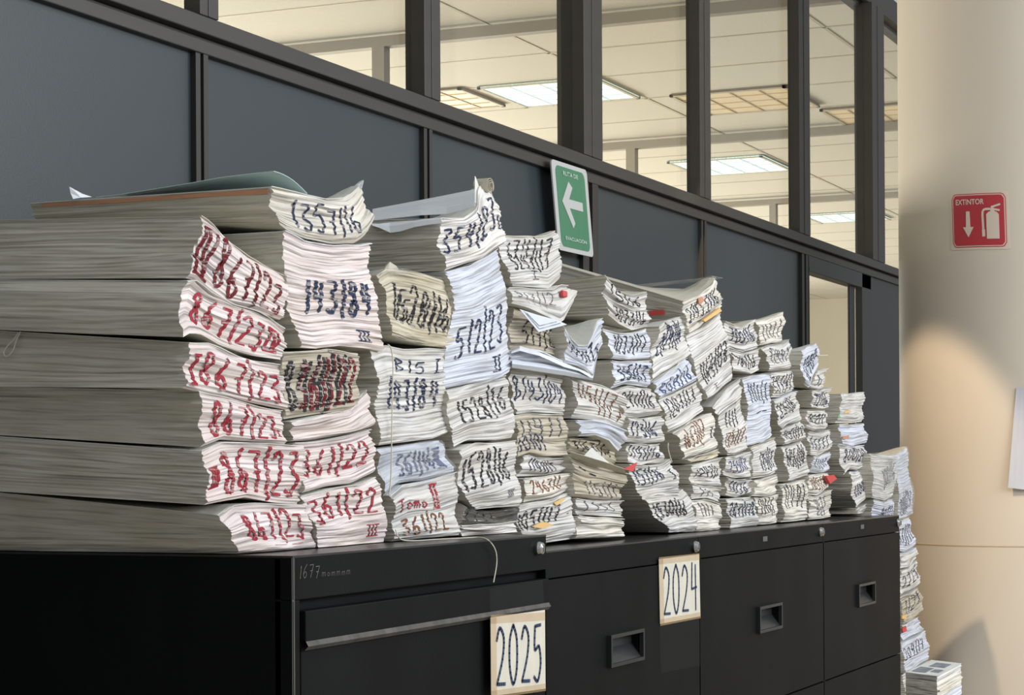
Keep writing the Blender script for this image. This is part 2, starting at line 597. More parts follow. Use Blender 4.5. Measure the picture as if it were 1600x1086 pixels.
# ------------------------------------------------------------------ signs
def text_mesh(name, body, size, mat_, parent, o, ex, ey, wid, dep=0.0006, bold=0.0):
    cu = bpy.data.curves.new(name, 'FONT')
    cu.body = body; cu.size = 1; cu.extrude = 0.0; cu.offset = bold
    cu.resolution_u = 3
    tmp = bpy.data.objects.new(name, cu)
    COL.objects.link(tmp)
    me = bpy.data.meshes.new_from_object(tmp)
    bpy.data.objects.remove(tmp)
    x0 = min(v.co.x for v in me.vertices); x1 = max(v.co.x for v in me.vertices)
    y0 = min(v.co.y for v in me.vertices); y1 = max(v.co.y for v in me.vertices)
    for v in me.vertices:
        a = (v.co.x - x0) / (x1 - x0) * wid; b = (v.co.y - y0) / (y1 - y0) * size
        v.co = (o + ex * a + ey * b) - parent.location
    me.materials.clear(); me.materials.append(mat_)
    ob = bpy.data.objects.new(name, me)
    COL.objects.link(ob)
    ob.parent = parent
    return ob


def rrect(x0, y0, x1, y1, r, n=6):
    pts = []
    for cx, cy, a0 in ((x1 - r, y1 - r, 0), (x0 + r, y1 - r, 90), (x0 + r, y0 + r, 180), (x1 - r, y0 + r, 270)):
        for k in range(n + 1):
            a = math.radians(a0 + 90 * k / n)
            pts.append((cx + r * math.cos(a), cy + r * math.sin(a)))
    return pts


def sign_frame(TL, TR, BL):
    ex = (TR - TL); ey = (TL - BL)
    w, h = ex.length, ey.length
    ex.normalize(); ey.normalize()
    nrm = ex.cross(ey).normalized()
    if nrm.dot(CAM - TL) < 0:
        nrm = -nrm
    return BL, ex, ey, nrm, w, h


# green evacuation route sign on the partition rail
SY = WY - 0.022
TL, TR, BL = on_y(861, 248, SY), on_y(916.5, 266, SY), on_y(873, 390, SY)
o, ex, ey, nr, w, h = sign_frame(TL, TR, BL)
e = empty('evacuation_sign', o)
tag(e, 'green and white evacuation route sign with left arrow on the partition rail', 'sign')
M_SW = mat('sign_white', (184, 186, 184), 0.6)
M_SG = mat('sign_green', (66, 124, 92), 0.5, noise=(30, 30, 9), vary=0.06)
M_SG2 = mat('sign_faded_white', (168, 192, 176), 0.6)
q = MB(); q.prism(rrect(0, 0, w, h, 0.014), ex, ey, -nr * 0.004, o); q.build('sign_board', M_SW, e)
q = MB(); q.prism(rrect(w * .09, h * .05, w * .91, h * .95, 0.02), ex, ey, nr * 0.0008, o); q.build('green_field', M_SG, e)
q = MB()
aw = [(0.20, 0.56), (0.42, 0.80), (0.52, 0.74), (0.40, 0.60), (0.78, 0.60), (0.78, 0.50), (0.40, 0.50), (0.52, 0.34), (0.46, 0.28)]
q.prism([(a * w, b * h) for a, b in aw], ex, ey, nr * 0.0006, o + nr * 0.0012); q.build('arrow', M_SW, e)
text_mesh('lettering', 'RUTA DE', h * 0.05, M_SG2, e, o + ex * w * .28 + ey * h * .855 + nr * .0025, ex, ey, w * .42, bold=0.03)
text_mesh('lettering', 'EVACUACIÓN', h * 0.05, M_SG2, e, o + ex * w * .2 + ey * h * .13 + nr * .0025, ex, ey, w * .6, bold=0.03)

# red extinguisher sign stuck on the column
cen = on_col(1529, 343)
nrm = (cen - Vector((CXc, CYc, cen.z))).normalized()
ey = Vector((0, 0, 1))
ex = ey.cross(nrm).normalized()


def in_plane(px, py, off=0.002):
    d = ray(px, py); pc = cen + nrm * off
    t = (pc - CAM).dot(nrm) / d.dot(nrm)
    return CAM + d * t


TL, TR, BL = in_plane(1480, 301), in_plane(1574, 297), in_plane(1483, 391)
o, ex, ey, nr, w, h = sign_frame(TL, TR, BL)
e = empty('extinguisher_sign', o)
tag(e, 'square red extinguisher sign with white pictogram on the cream column', 'sign')
M_SR = mat('sign_red', (186, 56, 66), 0.5)
M_SC = mat('sign_cream_white', (222, 206, 190), 0.6)


def curve_pt(a, b, up):      # hugs the cylinder
    p = o + ex * a + ey * b
    rad = Vector((p.x - CXc, p.y - CYc, 0)); L = rad.length
    return Vector((CXc, CYc, p.z)) + rad / L * (CR + up)


def bent(poly, up, name, mt, n=24):
    """polygon stuck on the curved column: sliced into vertical strips"""
    q = MB()
    xs = [p[0] for p in poly]
    x0, x1 = min(xs), max(xs)
    for k in range(n):
        xa, xb = x0 + (x1 - x0) * k / n, x0 + (x1 - x0) * (k + 1) / n

        def cut(x):
            ys = []
            for i in range(len(poly)):
                p, r = poly[i], poly[(i + 1) % len(poly)]
                if (p[0] - x) * (r[0] - x) <= 0 and abs(p[0] - r[0]) > 1e-9:
                    ys.append(p[1] + (r[1] - p[1]) * (x - p[0]) / (r[0] - p[0]))
            return (min(ys), max(ys)) if ys else (0, 0)
        eps = (xb - xa) * 0.02
        a0, a1 = cut(xa + eps); b0, b1 = cut(xb - eps)
        A, B, C, D = curve_pt(xa, a0, up), curve_pt(xb, b0, up), curve_pt(xb, b1, up), curve_pt(xa, a1, up)
        q.quad(A, B, C, D)
        i_ = nr * 0.001
        q.quad(A - i_, A, D, D - i_); q.quad(B, B - i_, C - i_, C); q.quad(D, C, C - i_, D - i_); q.quad(A - i_, B - i_, B, A)
    return q.build(name, mt, e)


bent(rrect(0, 0, w, h, .004), 0.0015, 'sign_board', M_SC)
bent(rrect(w * .04, h * .04, w * .96, h * .965, w * .08), 0.0022, 'red_field', M_SR)
bent(rrect(w * .055, h * .055, w * .945, h * .95, w * .07), 0.0027, 'white_line', M_SC)
bent(rrect(w * .07, h * .07, w * .93, h * .935, w * .06), 0.0032, 'red_field', M_SR)
bent([(w * .30, h * .66), (w * .30, h * .39), (w * .243, h * .39), (w * .335, h * .215), (w * .425, h * .39), (w * .37, h * .39), (w * .37, h * .66)], 0.0045, 'arrow', M_SC)
bent([(w * .64, h * .18), (w * .84, h * .18), (w * .84, h * .60), (w * .80, h * .645), (w * .77, h * .65), (w * .77, h * .71), (w * .71, h * .71), (w * .71, h * .65), (w * .68, h * .645), (w * .64, h * .60)], 0.0045, 'extinguisher_picture', M_SC)
q = MB()
hose = [(.71, .69), (.62, .69), (.585, .66), (.58, .58), (.585, .40), (.59, .22)]
for lst, r_ in ((hose, .014), ([(.72, .72), (.87, .77)], .012), ([(.74, .69), (.86, .665)], .012), ([(.59, .22), (.59, .34)], .02)):
    for (a0, b0), (a1, b1) in zip(lst[:-1], lst[1:]):
        A = curve_pt(a0 * w, b0 * h, .0045); B = curve_pt(a1 * w, b1 * h, .0045)
        t = (B - A).normalized(); s = t.cross(nr) * r_ * w * 1.3
        q.quad(A - s, A + s, B + s, B - s)
q.build('hose_picture', M_SC, e)
tm = text_mesh('lettering', 'EXTINTOR', h * 0.095, M_SC, e, o + ex * w * .125 + ey * h * .775, ex, ey, w * .485, bold=0.02)
for v in tm.data.vertices:
    p = v.co + e.location
    rad = Vector((p.x - CXc, p.y - CYc, 0)); rad.normalize()
    v.co = Vector((CXc, CYc, p.z)) + rad * (CR + 0.0045) - e.location

# sheet of paper hanging at the right side of the column
q = MB()
rows = []
pts = [((1588, 606), (1640, 606)), ((1581, 690), (1640, 690)), ((1575, 762), (1640, 770))]
for k, (a, b) in enumerate(pts):
    row = []
    for i in range(7):
        t = i / 6
        px = a[0] + (b[0] - a[0]) * t; py = a[1] + (b[1] - a[1]) * t
        row.append(on_col(px, py, CR + 0.004 + 0.018 * k / 2 * (1 - t)))
    rows.append(row)
q.grid(rows)
pp = q.build('hanging_paper', mat('grey_blue_notice', (196, 198, 206), 0.8, noise=(20, 20, 20), vary=.03))
sol = pp.modifiers.new('thick', 'SOLIDIFY'); sol.thickness = 0.0008
tag(pp, 'pale paper notice taped at the right side of the cream column', 'paper')

# ------------------------------------------------------------------ filing cabinets
CF = 1.456            # front plane of the first cabinet
Z1, Z2 = 1.325, 0.0
CF2 = 1.475
Z2 = sum(on_y(x, y, CF2).z for x, y in ((870, 860), (1090, 838), (1284, 817.5), (1400, 806))) / 4
BACK = WY - 0.004
XA0, XA1 = on_y(457, 870, CF).x, on_y(853.5, 838, CF).x
XB1, XC1, XD1 = on_y(1091, 838, CF2).x, on_y(1285, 817, CF2).x, on_y(1405, 806, CF2).x


def strokes_on(q, glyphs, o, ex, ey, nr, width, mi=0, lift=0.0008):
    for st in glyphs:
        pts = [o + ex * a + ey * b + nr * lift for a, b in st]
        for A, B in zip(pts[:-1], pts[1:]):
            t = (B - A)
            if t.length < 1e-6:
                continue
            t.normalize(); s = t.cross(nr) * width * .5
            A2, B2 = A - t * width * .2, B + t * width * .2
            q.quad(A2 - s, A2 + s, B2 + s, B2 - s, mi)


def smooth_poly(p, n=4):
    """Catmull-Rom through the points"""
    if len(p) < 3:
        return [tuple(p[0])] + [(p[0][0] + (p[1][0] - p[0][0]) * k / n, p[0][1] + (p[1][1] - p[0][1]) * k / n) for k in range(1, n + 1)]
    out = []
    P = [p[0]] + list(p) + [p[-1]]
    for i in range(1, len(P) - 2):
        for k in range(n):
            t = k / n
            r = []
            for d in (0, 1):
                a, b, c, e_ = P[i - 1][d], P[i][d], P[i + 1][d], P[i + 2][d]
                r.append(0.5 * (2 * b + (c - a) * t + (2 * a - 5 * b + 4 * c - e_) * t * t + (3 * b - a - 3 * c + e_) * t ** 3))
            out.append(tuple(r))
    out.append(tuple(p[-1]))
    return out


GL = {  # handwriting: strokes in a unit box
    '0': [[(.5, 1), (.15, .75), (.12, .3), (.45, 0), (.82, .25), (.85, .75), (.5, 1)]],
    '1': [[(.35, .8), (.55, 1)], [(.55, 1), (.5, 0)]],
    '2': [[(.1, .78), (.4, 1), (.8, .82), (.65, .45), (.1, .03)], [(.1, .03), (.9, .02)]],
    '3': [[(.12, .95), (.8, .92), (.4, .55), (.85, .35), (.55, 0), (.1, .12)]],
    '4': [[(.25, 1), (.15, .45)], [(.15, .45), (.85, .48)], [(.72, .95), (.68, 0)]],
    '5': [[(.85, .97), (.25, .95)], [(.25, .95), (.2, .55), (.65, .6), (.82, .3), (.5, 0), (.1, .08)]],
    '6': [[(.75, 1), (.3, .65), (.15, .25), (.5, 0), (.8, .25), (.5, .48), (.2, .3)]],
    '7': [[(.1, .93), (.85, .95)], [(.85, .95), (.45, 0)], [(.3, .5), (.8, .52)]],
    '8': [[(.75, .85), (.4, 1), (.2, .75), (.55, .52), (.82, .22), (.5, 0), (.2, .2), (.45, .5), (.75, .85)]],
    '9': [[(.8, .75), (.45, 1), (.18, .72), (.45, .5), (.8, .72), (.75, .3), (.55, 0)]],
    '/': [[(.6, 1.15), (.35, -.15)]],
    'I': [[(.1, 1), (.9, 1)], [(.5, 1), (.5, 0)], [(.1, 0), (.9, 0)]],
    'Z': [[(.1, 1), (.9, 1)], [(.3, 1), (.3, 0)], [(.7, 1), (.7, 0)], [(.1, 0), (.9, 0)]],   # II
    'M': [[(.0, 1), (1, 1)], [(.2, 1), (.2, 0)], [(.5, 1), (.5, 0)], [(.8, 1), (.8, 0)], [(.0, 0), (1, 0)]],  # III
    'V': [[(.0, 1), (1, 1)], [(.1, 1), (.1, 0)], [(.35, 1), (.65, 0)], [(.65, 0), (.92, 1)], [(.0, 0), (1, 0)]],  # IV
    'T': [[(.0, 1), (1, 1)], [(.5, 1), (.45, 0)]],
    'o': [[(.5, .6), (.15, .3), (.5, 0), (.85, .3), (.5, .6)]],
    'm': [[(.1, .6), (.1, 0)], [(.1, .5), (.4, .6), (.45, 0)], [(.5, .5), (.8, .6), (.85, 0)]],
    'B': [[(.15, 1), (.15, 0)], [(.15, 1), (.8, .8), (.2, .5), (.85, .25), (.15, 0)]],
    'S': [[(.85, .9), (.4, 1), (.15, .7), (.8, .35), (.5, 0), (.1, .1)]],
    'A': [[(.05, 0), (.5, 1), (.95, 0)], [(.25, .4), (.75, .4)]],
    '-': [[(.1, .45), (.9, .5)]],
    '.': [[(.3, .05), (.7, .05)]],
    'G': [[(.85, .85), (.5, 1), (.15, .6), (.3, .05), (.8, .1), (.8, .45), (.5, .45)]],
    ' ': [],
}
GW = {'1': .6, '/': .55, 'I': .6, '-': .7, '.': .5, ' ': .5, 'M': 1.3, 'm': 1.2, 'V': 1.3}


def text_strokes(s, h, wtot, rnd=None, slant=0.0):
    """strokes of a handwritten word, width wtot, height h"""
    ws = [GW.get(ch, 1.0) for ch in s]
    tot = sum(ws)
    x = 0; out = []
    for ch, cw in zip(s, ws):
        k = wtot / tot * cw
        j = (rnd.uniform(-.06, .06) * h) if rnd else 0
        sc = rnd.uniform(.9, 1.08) if rnd else 1
        for st in GL[ch]:
            sm = smooth_poly(st)
            out.append([(x + a * k * .8 + b * slant * h, b * h * sc + j) for a, b in sm])
        x += k
    return out


SCR = mat('pale_scratch', (120, 120, 116), 0.6)


def cabinet(name, x0, x1, yf, zt, label, first=False, drawer_tops=None, handle=None):
    e = empty('filing_cabinet', (x0, yf, 0))
    tag(e, label, 'cabinet', 'black lateral filing cabinets')
    q = MB()
    q.box(x0, x1, yf + 0.018, BACK, 0.02, zt - 0.002)
    q.build('body', M_CAB, e, bevel=0.002)
    q = MB(); q.box(x0, x1, yf, BACK, zt - 0.002, zt + 0.001)
    q.build('top', M_CABTOP, e)
    q = MB()
    rail = 0.062 if first else 0.05
    q.box(x0, x1, yf, yf + 0.03, zt - rail, zt - 0.001)
    q.box(x0, x0 + 0.02, yf, yf + 0.03, 0.05, zt - rail)
    if first:
        q.box(x1 - 0.003, x1, yf, yf + 0.03, 0.05, zt - rail)
    q.build('front_frame', M_CAB, e, bevel=0.0015)
    # lock
    lx = x1 - (0.045 if first else 0.035)
    lz = zt - 0.022
    q = MB()
    ring = []
    for (r_, d) in ((0.0, .014), (.004, .014), (.0105, .012), (.0125, .006), (.0125, 0.0)):
        ring.append([Vector((lx + r_ * math.cos(k * math.tau / 20), yf - d, lz + r_ * math.sin(k * math.tau / 20))) for k in range(21)])
    q.grid(ring)
    q.box(lx - .0012, lx + .0012, yf - .0155, yf - .013, lz - .006, lz + .006)
    q.build('lock', M_CHROME, e, smooth=False)
    # drawers
    z = zt - rail
    inset = 0.026 if first else 0.004
    for k, (zh) in enumerate(drawer_tops):
        ztop, zbot = zh
        q = MB()
        a, b = x0 + inset, x1 - (0.003 if first else 0.003)
        yd = yf - (0.0 if first else 0.002)
        if first:
            # proud lip, rolled edge with painted-in highlight, set-back face
            zl = ztop - 0.048
            q.box(a, b, yf - 0.006, yf + 0.016, zl, ztop - 0.004)
            q.box(a, b, yf + 0.002, yf + 0.016, zbot + 0.003, zl)
            dr = q.build('drawer', M_CAB, e, bevel=0.0015)
            r = MB()
            r.grid([[Vector((a, yf - 0.006, zl + .001)), Vector((b, yf - 0.006, zl + .001))],
                    [Vector((a, yf - 0.010, zl - .006)), Vector((b, yf - 0.010, zl - .006))],
                    [Vector((a, yf - 0.004, zl - .012)), Vector((b, yf - 0.004, zl - .012))]])
            rr = r.build('pull_rail', M_EDGE, dr)
        else:
            hx, hz, hw, hh = handle[k]
            hx0, hx1, hz0, hz1 = hx - hw / 2, hx + hw / 2, hz - hh / 2, hz + hh / 2
            yb = yf + 0.016
            # face with a real opening for the recessed pull
            for (xa, xb, za, zb_) in ((a, hx0, zbot + .002, ztop - .002), (hx1, b, zbot + .002, ztop - .002),
                                      (hx0, hx1, zbot + .002, hz0), (hx0, hx1, hz1, ztop - .002)):
                q.box(xa, xb, yd, yb, za, zb_)
            dr = q.build('drawer', M_CAB, e)
            r = MB()
            fz = 0.007
            for (xa, xb, za, zb_) in ((hx0 - fz, hx0, hz0 - fz, hz1 + fz), (hx1, hx1 + fz, hz0 - fz, hz1 + fz),
                                      (hx0, hx1, hz0 - fz, hz0), (hx0, hx1, hz1, hz1 + fz)):
                r.box(xa, xb, yd - .009, yd + .002, za, zb_)
            # sloping floor of the pull and its back
            r.quad(Vector((hx0, yd - .004, hz0)), Vector((hx1, yd - .004, hz0)), Vector((hx1, yb - .001, hz0 + hh * .55)), Vector((hx0, yb - .001, hz0 + hh * .55)))
            r.quad(Vector((hx0, yb - .001, hz0 + hh * .5)), Vector((hx1, yb - .001, hz0 + hh * .5)), Vector((hx1, yb - .001, hz1)), Vector((hx0, yb - .001, hz1)))
            r.build('handle', M_RECESS, dr)
    return e


z_d1 = on_y(479, 949.5, CF).z
dts = []
zt = z_d1
while zt > 0.12:
    dts.append((zt, max(0.05, zt - 0.30))); zt -= 0.302
cab1 = cabinet('filing_cabinet', XA0, XA1, CF, Z1, 'nearest black filing cabinet, taller one carrying the sheet marked 2025', True, dts)
q = MB()
q.grid([[Vector((XA0 - .0006, CF + .001, 0.05)), Vector((XA0 + .004, CF - .0008, 0.05))], [Vector((XA0 - .0006, CF + .001, Z1 - .002)), Vector((XA0 + .004, CF - .0008, Z1 - .002))]])
q.build('worn_edge', M_EDGE, cab1)
# scratched number on the rail
rnd = random.Random(5)
q = MB()
A = on_y(466, 905, CF)
strokes_on(q, text_strokes('1677', 0.018, 0.062, rnd, .2), A, Vector((1, 0, 0)), Vector((0, 0, 1)), Vector((0, -1, 0)), 0.0008)
strokes_on(q, text_strokes('mommmm', 0.009, 0.09, rnd, .1), A + Vector((.066, 0, .0)), Vector((1, 0, 0)), Vector((0, 0, 1)), Vector((0, -1, 0)), 0.0006)
q.build('scratches', SCR, cab1)

zlow = on_y(1411, 1019, CF2).z
ztop2 = Z2 - 0.05
dt2 = [(ztop2, zlow)]
zt = zlow
while zt > 0.12:
    dt2.append((zt, max(0.05, zt - 0.30))); zt -= 0.302


def handles(px, py, w_, h_):
    c = on_y(px, py, CF2)
    out = [(c.x, c.z, w_, h_)]
    for (a, b) in dt2[1:]:
        out.append((c.x, max(b + .05, a - (ztop2 - c.z)), w_, h_))
    return out


cabinet('filing_cabinet', XA1 + 0.002, XB1, CF2, Z2, 'black filing cabinet with the 2024 sheet, second from the near end', False, dt2, handles(974, 1012, .175, .050))
cabinet('filing_cabinet', XB1 + 0.001, XC1, CF2, Z2, 'black filing cabinet right of the 2024 sheet, third in the row', False, dt2, handles(1199, 965, .175, .050))
cabinet('filing_cabinet', XC1 + 0.001, XD1, CF2, Z2, 'farthest black filing cabinet beside the cream column', False, dt2, handles(1350, 928, .175, .050))


# year sheets
def year_sheet(q4, Y, txt, label, wm):
    TL, TR, BR, BL = [on_y(x, y, Y) for x, y in q4]
    e = empty('year_sheet', BL)
    tag(e, label, 'paper sign', 'year sheets taped on the cabinets')
    q = MB()
    up = Vector((0, -0.0006, 0))
    q.quad(BL, BR, TR, TL)
    q.quad(BL + up, BR + up, TR + up, TL + up)
    q.build('sheet', M_CREAM, e)
    q = MB()
    ex_ = (BR - BL); ey_ = (TL - BL)
    for f0, f1, g0, g1 in ((0, 1, .92, 1.03), (0, 1, -.03, .07), (0, .10, 0, 1)):
        q.quad(*[BL + ex_ * a + ey_ * b + up * 1.8 for a, b in ((f0, g0), (f1, g0), (f1, g1), (f0, g1))])
    q.build('tape', M_CARDTAPE, e)
    W_, H_ = ex_.length, ey_.length
    for k_, ch in enumerate(txt):
        q = MB()
        gl = [smooth_poly(st_) for st_ in GL[ch]]
        cw = W_ * .90 / 4
        gl = [[(a * cw * .8, b * H_ * (.74 + .03 * (k_ % 2))) for a, b in st_] for st_ in gl]
        strokes_on(q, gl, BL + ex_.normalized() * (W_ * .08 + k_ * cw) + ey_.normalized() * H_ * .12, ex_.normalized(), ey_.normalized(), Vector((0, -1, 0)), wm, lift=.0018)
        q.build('numeral', mat('blue_marker', (52, 70, 104), 0.6), e)


M_CARDTAPE = mat('yellowed_tape', (214, 180, 130), 0.35, alpha=0.35)
year_sheet([(766, 965), (851, 953), (852, 1076), (767, 1088)], CF - 0.0115, '2025', 'cream sheet marked 2025 in blue taped to the nearest cabinet', 0.0060)
year_sheet([(1029, 874), (1092, 866), (1094, 963), (1031, 975)], CF2 - 0.0035, '2024', 'cream sheet marked 2024 in blue taped to the second cabinet', 0.0055)


def tape_strip(p4, Y, label):
    q = MB()
    P = [on_y(x, y, Y) for x, y in p4]
    q.quad(*P)
    o_ = q.build('tape_strip', mat('glossy_clear_tape', (120, 122, 122), 0.08, spec=0.9, alpha=0.035))
    tag(o_, label, 'tape')


tape_strip([(765, 920), (848, 906), (850, 952), (767, 964)], CF - 0.0125, 'clear glossy tape above the sheet marked 2025')
tape_strip([(1031, 978), (1094, 965), (1095, 1040), (1033, 1052)], CF2 - 0.0035, 'clear glossy tape below the sheet marked 2024')
for (px, py, lab) in ((1195, 842, 'small grey label on the rail of the third cabinet'), (1347, 823, 'small grey label on the rail of the farthest cabinet')):
    q = MB(); c = on_y(px, py, CF2)
    q.box(c.x - .018, c.x + .018, CF2 - .0012, CF2 - .0002, c.z - .006, c.z + .006)
    tag(q.build('small_label', mat('faded_label', (84, 86, 88), 0.5)), lab, 'label')

# ------------------------------------------------------------------ bundled case files
BY = 1.55                      # plane of the written spines


def poly_at(P, u):
    """point at parameter u along a polyline, by length"""
    if len(P) == 1:
        return P[0]
    L = [(P[i + 1] - P[i]).length for i in range(len(P) - 1)]
    d = u * sum(L)
    for i, l in enumerate(L):
        if d <= l or i == len(L) - 1:
            return P[i].lerp(P[i + 1], min(1, max(0, d / l if l else 0)))
        d -= l


def sm(x):
    x = max(0, min(1, x))
    return x * x * (3 - 2 * x)


class Body:
    """a stack of sheets: its written face spans four border lines, its sheets run back to the wall"""
    def __init__(s, top, bot, left, right, y, L, base, seed, bt, bb, bow, curl):
        W_ = lambda pts: [on_y(a, b, y) for a, b in pts]
        s.top, s.bot = W_(top), W_(bot)
        if base is not None:
            for p in s.bot:
                p.z = max(p.z, base + 0.0016)
        s.left = [s.bot[0]] + W_(left)[::-1] + [s.top[0]]
        s.right = [s.bot[-1]] + W_(right)[::-1] + [s.top[-1]]
        s.y, s.L, s.base, s.bow, s.curl = y, L, base, bow, curl
        s.r = random.Random(seed)
        r = s.r
        s.h = (s.top[0].z + s.top[-1].z - s.bot[0].z - s.bot[-1].z) / 2
        s.nv = max(9, min(64, int(s.h / 0.0026)))
        s.rows = [(r.uniform(-1, 1), r.uniform(0, 1), r.uniform(.6, 3.5), r.uniform(0, 6.3), r.uniform(-1, 1)) for _ in range(s.nv + 1)]
        s.ph = [r.uniform(0, 6.3) for _ in range(6)]

        def slope(p, ref):
            if p is None:
                return 0.0
            q = on_x(p[0], p[1], ref.x)
            return (q.z - ref.z) / (q.y - y)
        s.st, s.sb = slope(bt, s.top[0]), slope(bb, s.bot[0])
        s.c = [s.bot[0], s.bot[-1], s.top[0], s.top[-1]]

    def coons(s, u, v):
        T, B = poly_at(s.top, u), poly_at(s.bot, u)
        Lp, Rp = poly_at(s.left, v), poly_at(s.right, v)
        a, b, c, d = s.c
        return B * (1 - v) + T * v + Lp * (1 - u) + Rp * u - (a * (1 - u) * (1 - v) + b * u * (1 - v) + c * (1 - u) * v + d * u * v)

    def S(s, u, t, v, rough=True, lift=0.0):
        p = s.coons(u, v)
        q = t * s.L
        k = sm(q / 0.13)
        zl = s.coons(0, v).z * (1 - .25) + s.coons(1, v).z * .25 if False else s.coons(0, v).z
        z = p.z * (1 - k) + zl * k + (s.st * v + s.sb * (1 - v)) * q
        w = 4 * v * (1 - v)
        z += .0018 * w * math.sin(u * 8 + v * 7 + s.ph[0]) * (1 - k) + .0016 * w * math.sin(q * 14 + v * 9 + s.ph[1]) * k
        x = p.x
        y = s.y + q
        # coarse waviness and bow of the face
        f = (1 - sm(q / 0.05))
        yo = .004 * math.sin(u * 5 + v * 4 + s.ph[2]) + .003 * math.sin(v * 11 + s.ph[3] + u) - s.bow * math.sin(math.pi * u)
        yo += s.curl * (1 - v) * 0.03
        ed = .0045 * (1 - sm(v * s.h / 0.006)) + .003 * (1 - sm((1 - v) * s.h / 0.006))
        y += (yo + ed) * f
        if rough:
            fi = min(s.nv - 1e-6, max(0, v * s.nv))
            i = int(fi); fr_ = fi - i
            yr = ex = 0
            for (a, b, kf, ph, c), wt in ((s.rows[i], 1 - fr_), (s.rows[i + 1], fr_)):
                yr += wt * (.0021 * a + .0012 * b * math.sin(kf * u * 6.28 + ph))
                ex += wt * (.0014 * c + .0009 * math.sin(q * 30 * kf + ph))
            y += yr * f
            if u <= 0: x += ex
            if u >= 1: x -= ex
        if s.base is not None:
            z = max(z, s.base + 0.0012 + 0.0002 * v)
        z = z + lift
        return Vector((x, y - 0.0, z))


ORD = ['topmost', 'second from top', 'third from top', 'fourth from top', 'fifth from top', 'sixth from top', 'seventh from top', 'eighth from top', 'ninth from top', 'tenth from top', 'eleventh from top']
LAST = 'lowest'
N_B = [0]
ALLB = {}


